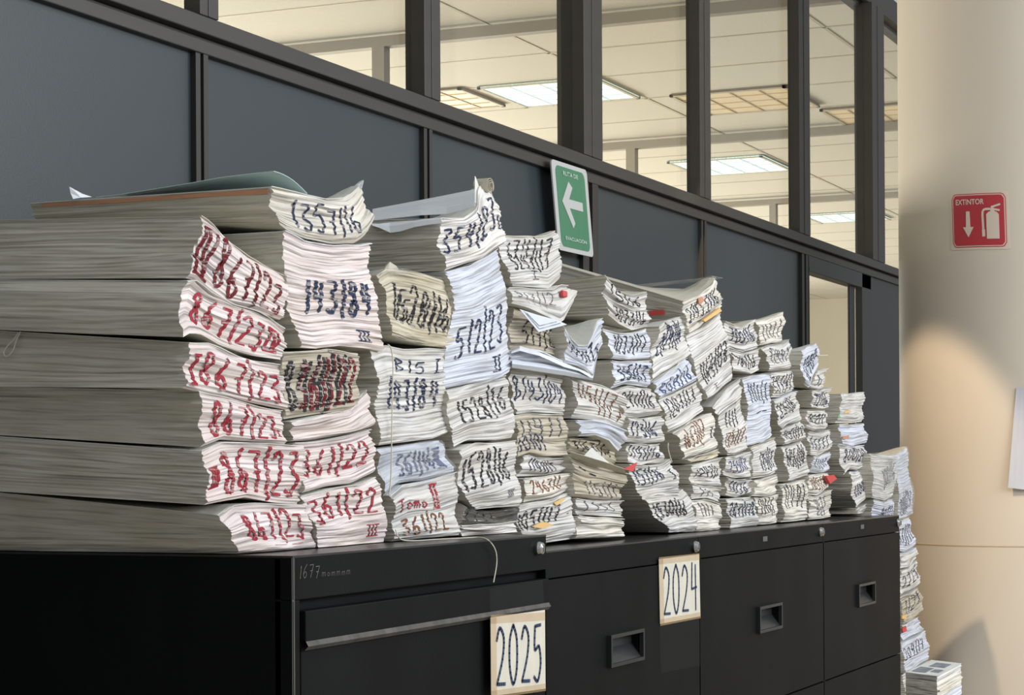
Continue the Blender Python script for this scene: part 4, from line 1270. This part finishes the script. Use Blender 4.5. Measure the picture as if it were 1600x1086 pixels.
        dict(p='grey', t=[('800/20', 'navy', (.15, .4, .92, .88))], top=[(1312, 695), (1335, 699), (1353, 696)], bot=[(1319, 742), (1330, 732), (1342, 734), (1354, 727)], left=[(1313, 715)], y=1.548, inkw=.005, d='navy', lab='800/20', cover='white'),
        dict(p='grey', t=[('1100/16', 'navy', (.12, .4, .9, .75, .03))], top=[(1327, 738), (1340, 739), (1352, 732), (1358, 714)], bot=[(1341, 794), (1347, 786), (1354, 778), (1363, 779)], left=[(1329, 765), (1332, 775)], right=[(1361, 745)], y=1.548, inkw=.005, d='navy', lab='1100/16', cover='white'),
        dict(p='grey', t=[], top=[(1341, 796), (1348, 790), (1355, 785)], bot=[(1338, 803), (1347, 802), (1355, 801)], y=1.555, lab=None, desc='short unmarked file'),
    ]),
    ('row behind the farthest cabinet', None, [
        dict(p='grey', t=[('000/16', 'grey', (.5, .35, .95, .75, .2))], top=[(1360, 709), (1380, 711), (1398, 710)], bot=[(1364, 778), (1382, 782), (1398, 776)], left=[(1361, 740)], right=[(1400, 740)], y=1.52, L=.4, pl=True, cover='plastic', d='grey', lab='000/16'),
        dict(p='blue', t=[('901/22', 'navy', (.35, .3, .95, .8))], top=[(1364, 781), (1382, 785), (1398, 780)], bot=[(1366, 830), (1398, 830)], y=1.53, d='navy', lab='901/22'),
    ]),
    ('last stack beside the column', None, [
        dict(p='blue', t=[('20/1/23', 'navy', (.1, .1, .95, .36, .1))], top=[(1399, 711), (1408, 705), (1415, 698)], bot=[(1404, 812), (1418, 808), (1430, 803)], right=[(1419, 740), (1425, 775)], y=1.52, L=.4, inkw=.005, cover='plastic', pl=True, d='navy', lab='20/1/23'),
        dict(p='blue', t=[('17/172', 'navy', (.1, .25, .95, .8, .1))], top=[(1401, 815), (1412, 813), (1422, 809)], bot=[(1405, 860), (1418, 862), (1430, 852)], y=1.52, d='navy', lab='7/172'),
        dict(p='grey', t=[], top=[(1404, 864), (1418, 866), (1431, 856)], bot=[(1407, 889), (1420, 885), (1434, 872)], y=1.52, lab=None, cover='white', desc='grey unmarked file'),
        dict(p='grey', t=[('2225', 'black', (.1, .3, .95, .85, .15))], top=[(1407, 893), (1420, 888), (1433, 876)], bot=[(1409, 930), (1425, 922), (1438, 913)], y=1.518, inkw=.005, d='black', lab='2225'),
        dict(p='dirty', t=[('1121', 'navy', (.2, .3, .9, .9, .1))], top=[(1409, 934), (1425, 927), (1435, 918)], bot=[(1410, 975), (1427, 968), (1442, 957)], right=[(1441, 940)], y=1.52, lab=None, desc='frayed file with coloured tabs'),
        dict(p='blue', t=[], top=[(1410, 978), (1424, 972), (1436, 965)], bot=[(1411, 1003), (1424, 995), (1442, 984)], y=1.522, lab=None, desc='bluish unmarked file'),
        dict(p='blue', t=[('209/17', 'black', (.05, .45, .85, .85, .12))], top=[(1411, 1007), (1425, 999), (1445, 986)], bot=[(1413, 1052), (1432, 1042), (1453, 1030)], y=1.52, inkw=.005, d='black', lab='209/17', cover='white'),
        dict(p='grey', t=[], top=[(1413, 1055), (1432, 1045), (1453, 1033)], bot=[(1414, 1130), (1434, 1120), (1456, 1110)], y=1.522, lab=None, desc='lowest grey file'),
    ]),
]
for sname, base, lst in STACKS:
    res = []
    ds = {}
    for k, d in enumerate(lst):
        d = dict(d)
        pos = ORD[k] if k < len(lst) - 1 else LAST
        if pos == 'topmost':
            pos = 'topmost'
        lab = d.pop('lab'); ink = d.pop('d', ''); desc = d.pop('desc', None)
        if lab:
            label = '%s marked %s in %s, %s in %s' % (desc or 'file', lab, ink, pos, sname.replace(' stack from the left', ' stack'))
        else:
            label = '%s, %s in %s' % (desc, pos, sname.replace(' stack from the left', ' stack'))
        bs = d.pop('base', base)
        if k < len(lst) - 1 and bs is not None and d['bot'][0][1] < 790:
            bs = None
        tx = d.pop('t'); p = d.pop('p')
        b = bundle(None, label, p, tx, base=bs, **d)
        res.append(b)
    ALLB[sname[:6].strip()] = res

B1, B2, B3, B4, B5, B6 = (ALLB[k] for k in ('first', 'second', 'third', 'fourth', 'fifth', 'sixth'))


# low pile of files on the floor side of the last stack, its covers seen from above
def flat_pile(q4, drop_px, y0lab):
    pass


# ---- details that belong to single bundles (parts)
def sheet_part(name, rows, mt, b, thick=0.0008):
    q = MB()
    q.grid(rows)
    o_ = q.build(name, mt, b.e, origin=b.origin)
    sd = o_.modifiers.new('thickness', 'SOLIDIFY'); sd.thickness = thick
    return o_


# green plastic cover lifted on the second stack's top bundle
b = B2[0]
rows = []
XL = b.S(0, 0, 1, False).x
prof = [(428, 267), (400, 270), (350, 276), (300, 285), (240, 295), (190, 303), (150, 308)]
for px, py in prof:
    P = on_x(px, py, XL)
    row = []
    for i in range(8):
        u = i / 7 * .34
        t = (P.y - b.y) / b.L
        z_on = b.S(u, t, 1, False).z + .004
        f = i / 7
        x = b.S(u, t, 1, False).x
        z = P.z * (1 - f) + z_on * f + .006 * math.sin(f * math.pi)
        row.append(Vector((x, P.y, max(z, z_on))))
    rows.append(row)
sheet_part('green_cover', rows, M_GREEN, b)
# its far corner turned up white, and film gathered at the front right corner
yb_ = on_x(122, 312, XL).y
rows = [[on_y(108, 292, yb_ + .005), on_y(112, 294, yb_ + .004), on_y(117, 297, yb_)],
        [on_y(110, 302, yb_ + .004), on_y(118, 301, yb_ - .002), on_y(128, 303, yb_ - .004)],
        [on_y(114, 311, yb_), on_y(126, 309, yb_ - .006), on_y(143, 308, yb_ - .01)]]
sheet_part('turned_corner', rows, M_WHITE, b)
rows = [[on_y(545, 300, 1.56), on_y(556, 296, 1.56), on_y(565, 294, 1.55)], [on_y(548, 296, 1.565), on_y(559, 289, 1.56), on_y(568, 282, 1.555)], [on_y(552, 292, 1.57), on_y(561, 284, 1.565), on_y(567, 281, 1.56)]]
sheet_part('film_corner', rows, M_WHITE, b)
# salmon card under the cover
q = MB()
for (t0, t1, v) in ((0.01, .95, .93),):
    ts_ = [t0 + (t1 - t0) * k / 12 for k in range(13)]
    lo = [b.S(0, t, v - .07, False) - Vector((.0022, 0, 0)) for t in ts_]
    hi = [b.S(0, t, v + .03, False) - Vector((.0022, 0, 0)) for t in ts_]
    q.grid([lo, hi], flip=True)
o_ = q.build('salmon_card', M_ORANGE, b.e, origin=b.origin)
o_.modifiers.new('thickness', 'SOLIDIFY').thickness = .0015
# plastic peak on the yellowed bundle
b = B3[0]
rows = [[on_y(594, 430, 1.552), on_y(606, 424, 1.552), on_y(624, 424, 1.552)], [on_y(602, 415, 1.57), on_y(609, 409, 1.57), on_y(620, 416, 1.57)], [on_y(600, 418, 1.62), on_y(607, 414, 1.62), on_y(618, 418, 1.62)]]
sheet_part('plastic_peak', rows, M_MANILA, b)
# rolled sheet ends and a standing corner on 354/23
b = B4[0]
q = MB()
c0 = on_y(757, 292, 1.55)
for k in range(3):
    pts = []
    for a in range(15):
        an = math.radians(-40 + a * 24)
        r = .013 - .0032 * k - .00012 * a
        pts.append((c0.x + .002 * k + r * 1.15 * math.cos(an), c0.z + .002 + r * math.sin(an)))
    q.grid([[Vector((x, 1.538, z)) for x, z in pts], [Vector((x, 1.566, z)) for x, z in pts]])
o_ = q.build('rolled_sheets', M_MANILA, b.e, origin=b.origin); o_.modifiers.new('thickness', 'SOLIDIFY').thickness = .0009
rows = [[on_y(741, 316, 1.546), on_y(744, 318, 1.545), on_y(752, 312, 1.545)], [on_y(742, 296, 1.55), on_y(746, 298, 1.55), on_y(751, 298, 1.55)], [on_y(742, 275, 1.555), on_y(743, 276, 1.555), on_y(744, 278, 1.555)]]
sheet_part('standing_corner', rows, M_COVER, b)
# loose upper sheets of 354/23 rising towards the front, over a white folded sheet
XLb = b.S(0, 0, 1, False).x


def side_sheet(name, pts, mt, b, X, w=.12, tilt=0.0, th=.0012):
    rows = []
    for px, py in pts:
        P = on_x(px, py, X)
        rows.append([Vector((X + w * g, P.y, P.z + tilt * g)) for g in (0, .33, .66, 1)])
    return sheet_part(name, rows, mt, b, th)


rows = []
for (px, lo_, hi_) in ((742, 322, 297), (723, 328, 301), (698, 334, 306), (657, 336, 314), (620, 340, 321), (582, 344, 328)):
    A = on_x(px, lo_, XLb); Bq = on_x(px, hi_, XLb + .05)
    rows.append([A.lerp(Bq, g) + Vector((0, 0, .004 * math.sin(g * 9))) for g in (0, .25, .5, .75, 1)])
sheet_part('upper_sheet', rows, M_WHITE, b)
rows = []
for (px, hi_, lo_) in ((691, 341, 349), (672, 342, 351), (648, 345, 355), (625, 347, 362), (610, 348, 364), (592, 350, 356), (582, 351, 353)):
    A = on_x(px, hi_, XLb - .002); Bq = on_x(px, lo_, XLb - .022)
    rows.append([Vector((XLb + .06, A.y, A.z + .004)), A, A.lerp(Bq, .5) + Vector((-.004, 0, .002)), Bq])
sheet_part('folded_sheet', rows, M_WHITE, b)
# hanging sheet corner with printed frame on the fifth stack
b = B5[1]
tri = [(812, 483), (842, 519), (886, 507), (870, 500), (840, 492)]
P = [on_y(px, py, 1.544) for px, py in tri]
q = MB(); q.prism([(p.x - P[0].x, p.z - P[0].z) for p in P], Vector((1, 0, 0)), Vector((0, 0, 1)), Vector((0, .001, 0)), P[0])
q.build('hanging_corner', M_BLUEW, b.e, origin=b.origin)
q = MB()
for inset in (0, 3):
    L3 = [on_y(819 + inset * 1.4, 486 + inset, 1.5428), on_y(843, 514 - inset * 1.6, 1.5428), on_y(876 - inset * 2, 505 - inset * .8, 1.5428)]
    for A, B_ in zip(L3[:-1], L3[1:]):
        t = (B_ - A).normalized(); s_ = Vector((t.z, 0, -t.x)) * .0006
        q.quad(A - s_, A + s_, B_ + s_, B_ - s_)
q.build('printed_frame', INK['grey'], b.e, origin=b.origin)
q = MB(); c = on_y(881, 459, 1.545); q.box(c.x - .012, c.x + .012, 1.541, 1.549, c.z - .007, c.z + .006)
q.build('red_tab', M_RED, b.e, origin=b.origin, bevel=.003)
# folded white cover below the shaded bundle
b = B5[3]
rows = []
for (xa, ya, yb_) in ((799, 552, 548), (812, 548, 541), (826, 552, 545), (842, 556, 547), (860, 564, 556), (882, 574, 566), (905, 580, 576), (922, 590, 583)):
    rows.append([on_y(xa, ya, 1.527), on_y(xa, (ya + yb_) / 2, 1.537), on_y(xa, yb_, 1.56)])
sheet_part('folded_cover', rows, M_WHITE, b)
rows = []
for (xa, ya, yb_) in ((800, 574, 563), (842, 580, 568), (881, 586, 574), (905, 590, 580), (926, 594, 588)):
    rows.append([on_y(xa, ya, 1.538), on_y(xa, (ya + yb_) / 2, 1.530), on_y(xa, yb_, 1.542)])
sheet_part('folded_cover', rows, M_BLUEW, b)
# white flap and red corner on the sixth stack
b = B6[4]
rows = [[on_y(911, 714, 1.53), on_y(930, 719, 1.53), on_y(956, 728, 1.53)], [on_y(917, 707, 1.54), on_y(930, 708, 1.54), on_y(945, 717, 1.54)], [on_y(923, 700, 1.55), on_y(925, 699, 1.55), on_y(928, 702, 1.55)]]
sheet_part('white_flap', rows, M_COVER, b)
rows = [[on_y(891, 706, 1.528), on_y(891, 712, 1.548)], [on_y(915, 713, 1.522), on_y(918, 724, 1.545)], [on_y(945, 722, 1.520), on_y(948, 732, 1.545)], [on_y(976, 733, 1.525), on_y(978, 741, 1.548)]]
sheet_part('lifted_sheet', rows, M_MANILA, b)
P = [on_y(px, py, 1.525) for px, py in ((974, 733), (996, 722), (990, 737))]
q = MB(); q.prism([(p.x - P[0].x, p.z - P[0].z) for p in P], Vector((1, 0, 0)), Vector((0, 0, 1)), Vector((0, .001, 0)), P[0])
q.build('red_corner', M_RED, b.e, origin=b.origin)
# tabs
def tab(b, name, quad, mt, y, d=.002):
    P = [on_y(px, py, y) for px, py in quad]
    q = MB(); q.prism([(p.x - P[0].x, p.z - P[0].z) for p in P], Vector((1, 0, 0)), Vector((0, 0, 1)), Vector((0, d, 0)), P[0])
    q.build(name, mt, b.e, origin=b.origin)


B9 = ALLB['ninth']; B13 = ALLB['thirte']; B14 = ALLB['fourte']; BL_ = ALLB['last s']
tab(B9[0], 'yellow_tab', [(1099, 500), (1102, 503), (1128, 486), (1125, 481)], M_PENCIL, 1.536, .006)
tab(B9[0], 'brown_tag', [(1091, 466), (1097, 463), (1101, 470), (1093, 477)], M_ORANGE, 1.538)
tab(B5[8], 'yellow_tab', [(832, 823), (848, 815), (866, 820), (848, 826)], M_PENCIL, 1.548, .003)
tab(B5[8], 'yellow_tab', [(866, 786), (880, 778), (884, 780), (870, 790)], M_PENCIL, 1.549, .003)
tab(B13[6], 'red_tab', [(1291, 744), (1303, 742), (1308, 748), (1297, 756)], M_RED, 1.540, .01)
tab(B14[0], 'green_tab', [(1309, 652), (1311, 647), (1314, 652)], mat('green_tab', (110, 170, 130), .6), 1.544)
tab(B14[0], 'yellow_tab', [(1321, 642), (1329, 641), (1328, 645), (1320, 646)], M_PENCIL, 1.545)
tab(B14[1], 'brown_stain', [(1317, 682), (1327, 680), (1325, 686), (1317, 686)], M_ORANGE, 1.544, .001)
tab(BL_[4], 'yellow_tab', [(1410, 962), (1417, 960), (1416, 968), (1410, 967)], M_PENCIL, 1.512, .004)
tab(BL_[4], 'red_tab', [(1410, 982), (1416, 978), (1417, 986), (1411, 989)], M_RED, 1.512, .004)
# long tabs showing on the left side of 21433/16
b = B9[0]
XL9 = b.S(0, 0, .6, False).x


def side_tab(name, p, mt, X, b, w=.004):
    P = [on_x(px, py, X) for px, py in p]
    q = MB()
    d = Vector((w, 0, 0))
    q.quad(P[0], P[1], P[2], P[3]); q.quad(*[v + d for v in reversed(P)])
    for i in range(4):
        j = (i + 1) % 4
        q.quad(P[i], P[i] + d, P[j] + d, P[j])
    q.build(name, mt, b.e, origin=b.origin)


side_tab('red_tab', [(1014, 486), (1037, 484), (1038, 491), (1014, 493)], M_RED, XL9 - .006, b)
side_tab('yellow_tab', [(1025, 473), (1066, 470), (1066, 475), (1026, 478)], M_ORANGE, XL9 - .004, b)
# clear film with strings on the same bundle's top
side_sheet('clear_film', [(1113, 431), (1090, 435), (1050, 439), (1010, 443), (984, 446)], M_PLASTIC, b, XL9 + .10, .08, .002)

# low pile at the foot of the last stack, covers seen from above
bpl = []
q4 = [(1415, 1050), (1455, 1031), (1497, 1034), (1464, 1056)]
zt_ = 1.02
Pq = [on_z(x, y, zt_) for x, y in q4]
cx = sum(p.x for p in Pq) / 4; cy = sum(p.y for p in Pq) / 4
ex1 = (Pq[3] - Pq[0]); ex2 = (Pq[1] - Pq[0])
hz = 0.0
zc = zt_
names = ['printed grey pamphlet topmost on the low pile beside the column', 'tied cream file second on the low pile beside the column', 'pale blue file third on the low pile beside the column', 'grey file lowest on the low pile beside the column']
ths = [.012, .035, .06, .9]
for k in range(4):
    th_ = ths[k] if k < 3 else 0.12
    e = empty('paper_bundle', (cx, cy, zc - th_))
    tag(e, names[k], 'paper bundle', 'tied bundles of case files')
    q = MB()
    rr = random.Random(40 + k)
    nrow = max(4, int(th_ / .003))
    o2 = Pq[0]
    loop = [(0, 0), (1, 0), (1, 1), (0, 1), (0, 0)]
    rings = []; uvr = []
    for j in range(nrow + 1):
        z = zc - th_ + .0006 + (th_ - .001) * j / nrow
        jj = rr.uniform(-.002, .002); s0 = rr.uniform(-.01, .01)
        rings.append([Vector((o2.x, o2.y, z)) + Vector((ex1.x, ex1.y, 0)) * (a * (1 + jj * 6) + s0 * .3) + Vector((ex2.x, ex2.y, 0)) * (b_ * (1 + jj * 6)) for a, b_ in loop])
        uvr.append([(i * .2, z) for i in range(5)])
    q.grid(rings, 0, uvr)
    t = rings[-1]; q.quad(t[0], t[1], t[2], t[3], 1)
    t = rings[0]; q.quad(t[3], t[2], t[1], t[0], 1)
    q.build('page_block', [PAPER[['grey', 'warm', 'blue', 'grey'][k]], M_COVER], e)
    if k == 0:
        r = MB()
        for (a0, b0, a1, b1) in ((.1, .1, .55, .45), (.3, .55, .8, .85), (.62, .2, .9, .4)):
            P_ = [Vector((o2.x, o2.y, zc + .0002)) + Vector((ex1.x, ex1.y, 0)) * a + Vector((ex2.x, ex2.y, 0)) * b_ for a, b_ in ((a0, b0), (a1, b0), (a1, b1), (a0, b1))]
            r.quad(*P_); 
        r.build('printed_picture', mat('grey_print', (120, 126, 132), .7, noise=(60, 60, 1), vary=.3), e)
    if k == 1:
        r = MB()
        A_ = rings[nrow // 2]
        r.tube([A_[0] + Vector((0, -.002, 0)), A_[1] + Vector((0, -.004, 0)), A_[2] + Vector((.003, 0, 0))], .002)
        r.build('string', M_STRING, e)
    zc -= th_

# files that carry the floor stacks down to the floor, below the picture's edge
def plain_file(x0, x1, y0, y1, z0, z1, label, seed):
    rr = random.Random(seed)
    e = empty('paper_bundle', ((x0 + x1) / 2, (y0 + y1) / 2, z0))
    tag(e, label, 'paper bundle', 'tied bundles of case files')
    q = MB()
    nrow = max(4, int((z1 - z0) / .004))
    sx, sy = rr.uniform(-.008, .008), rr.uniform(-.008, .008)
    rings, uvr = [], []
    for j in range(nrow + 1):
        z = z0 + .0006 + (z1 - z0 - .0012) * j / nrow
        a = rr.uniform(-.002, .002)
        rings.append([Vector((x, y, z)) for x, y in ((x0 + sx + a, y0 + sy + a), (x1 + sx - a, y0 + sy + a), (x1 + sx - a, y1 + sy), (x0 + sx + a, y1 + sy), (x0 + sx + a, y0 + sy + a))])
        uvr.append([(i * .2, z) for i in range(5)])
    q.grid(rings, 0, uvr)
    q.quad(*rings[-1][:4], 1); q.quad(*rings[0][:4][::-1], 1)
    q.build('page_block', [PAPER[rr.choice(['grey', 'warm', 'white'])], M_COVER], e)


def carry(b, ztop, label, seed):
    xs = [b.bot[0].x, b.bot[-1].x]
    n_ = 6
    for k in range(n_):
        plain_file(min(xs), max(xs), b.y + .004, b.y + b.L, ztop * (n_ - 1 - k) / n_, ztop * (n_ - k) / n_, label, seed + k)


carry(BL_[-1], min(p.z for p in BL_[-1].bot) - .003, 'plain file near the floor in the last stack beside the column', 300)
carry(ALLB['row be'][-1], min(p.z for p in ALLB['row be'][-1].bot) - .003, 'plain file hidden behind the farthest cabinet, under the film wrapped bundle', 320)
xs_ = [p.x for p in Pq]; ys_ = [p.y for p in Pq]
for k in range(6):
    plain_file(min(xs_) + .02, max(xs_) - .02, min(ys_) + .02, max(ys_) - .02, zc * (5 - k) / 6, zc * (6 - k) / 6, 'plain file near the floor in the low pile beside the column', 340 + k)

# ------------------------------------------------------------------ strings
def string(pts, label, r=.0011):
    q = MB()
    c = pts
    out = []
    for i in range(len(c) - 1):
        a, b_, c1, d = c[max(0, i - 1)], c[i], c[i + 1], c[min(len(c) - 1, i + 2)]
        for k in range(6):
            t = k / 6
            out.append(0.5 * (b_ * 2 + (c1 - a) * t + (a * 2 - b_ * 5 + c1 * 4 - d) * t * t + (b_ * 3 - a - c1 * 3 + d) * t ** 3))
    out.append(c[-1])
    q.tube(out, r, 6)
    tag(q.build('string', M_STRING, smooth=True), label, 'string')


string([on_y(618, 828, 1.542), on_y(625, 842, 1.53)] + [on_z(x, y, Z1 + .003) for x, y in ((645, 845), (680, 843), (720, 841), (750, 840))] + [on_y(x, y, CF - .010) for x, y in ((764, 845), (774, 860), (776, 880), (771, 910))],
       'white string trailing over the nearest cabinet top and hanging down its front')
string([on_y(x, y, 1.538) for x, y in ((606, 538), (611, 545), (614, 570), (613, 620), (612, 680), (611, 740), (608, 775))], 'thin white thread hanging down the third stack')
XS1 = B1[2].S(0, 0, .5, False).x - .008
string([on_x(x, y, XS1) for x, y in ((32, 518), (26, 530), (20, 548), (10, 557), (6, 551), (12, 540), (22, 530), (29, 519))], 'small loop of string hanging on the side of the first stack')
string([on_y(x, y, 1.538) for x, y in ((1044, 692), (1044, 700), (1046, 710), (1050, 722))], 'short thread hanging beside the seventh stack')
string([on_y(x, y, 1.54) for x, y in ((1276, 555), (1284, 555.5), (1293, 555))], 'stiff white thread sticking out of the thirteenth stack', .0016)
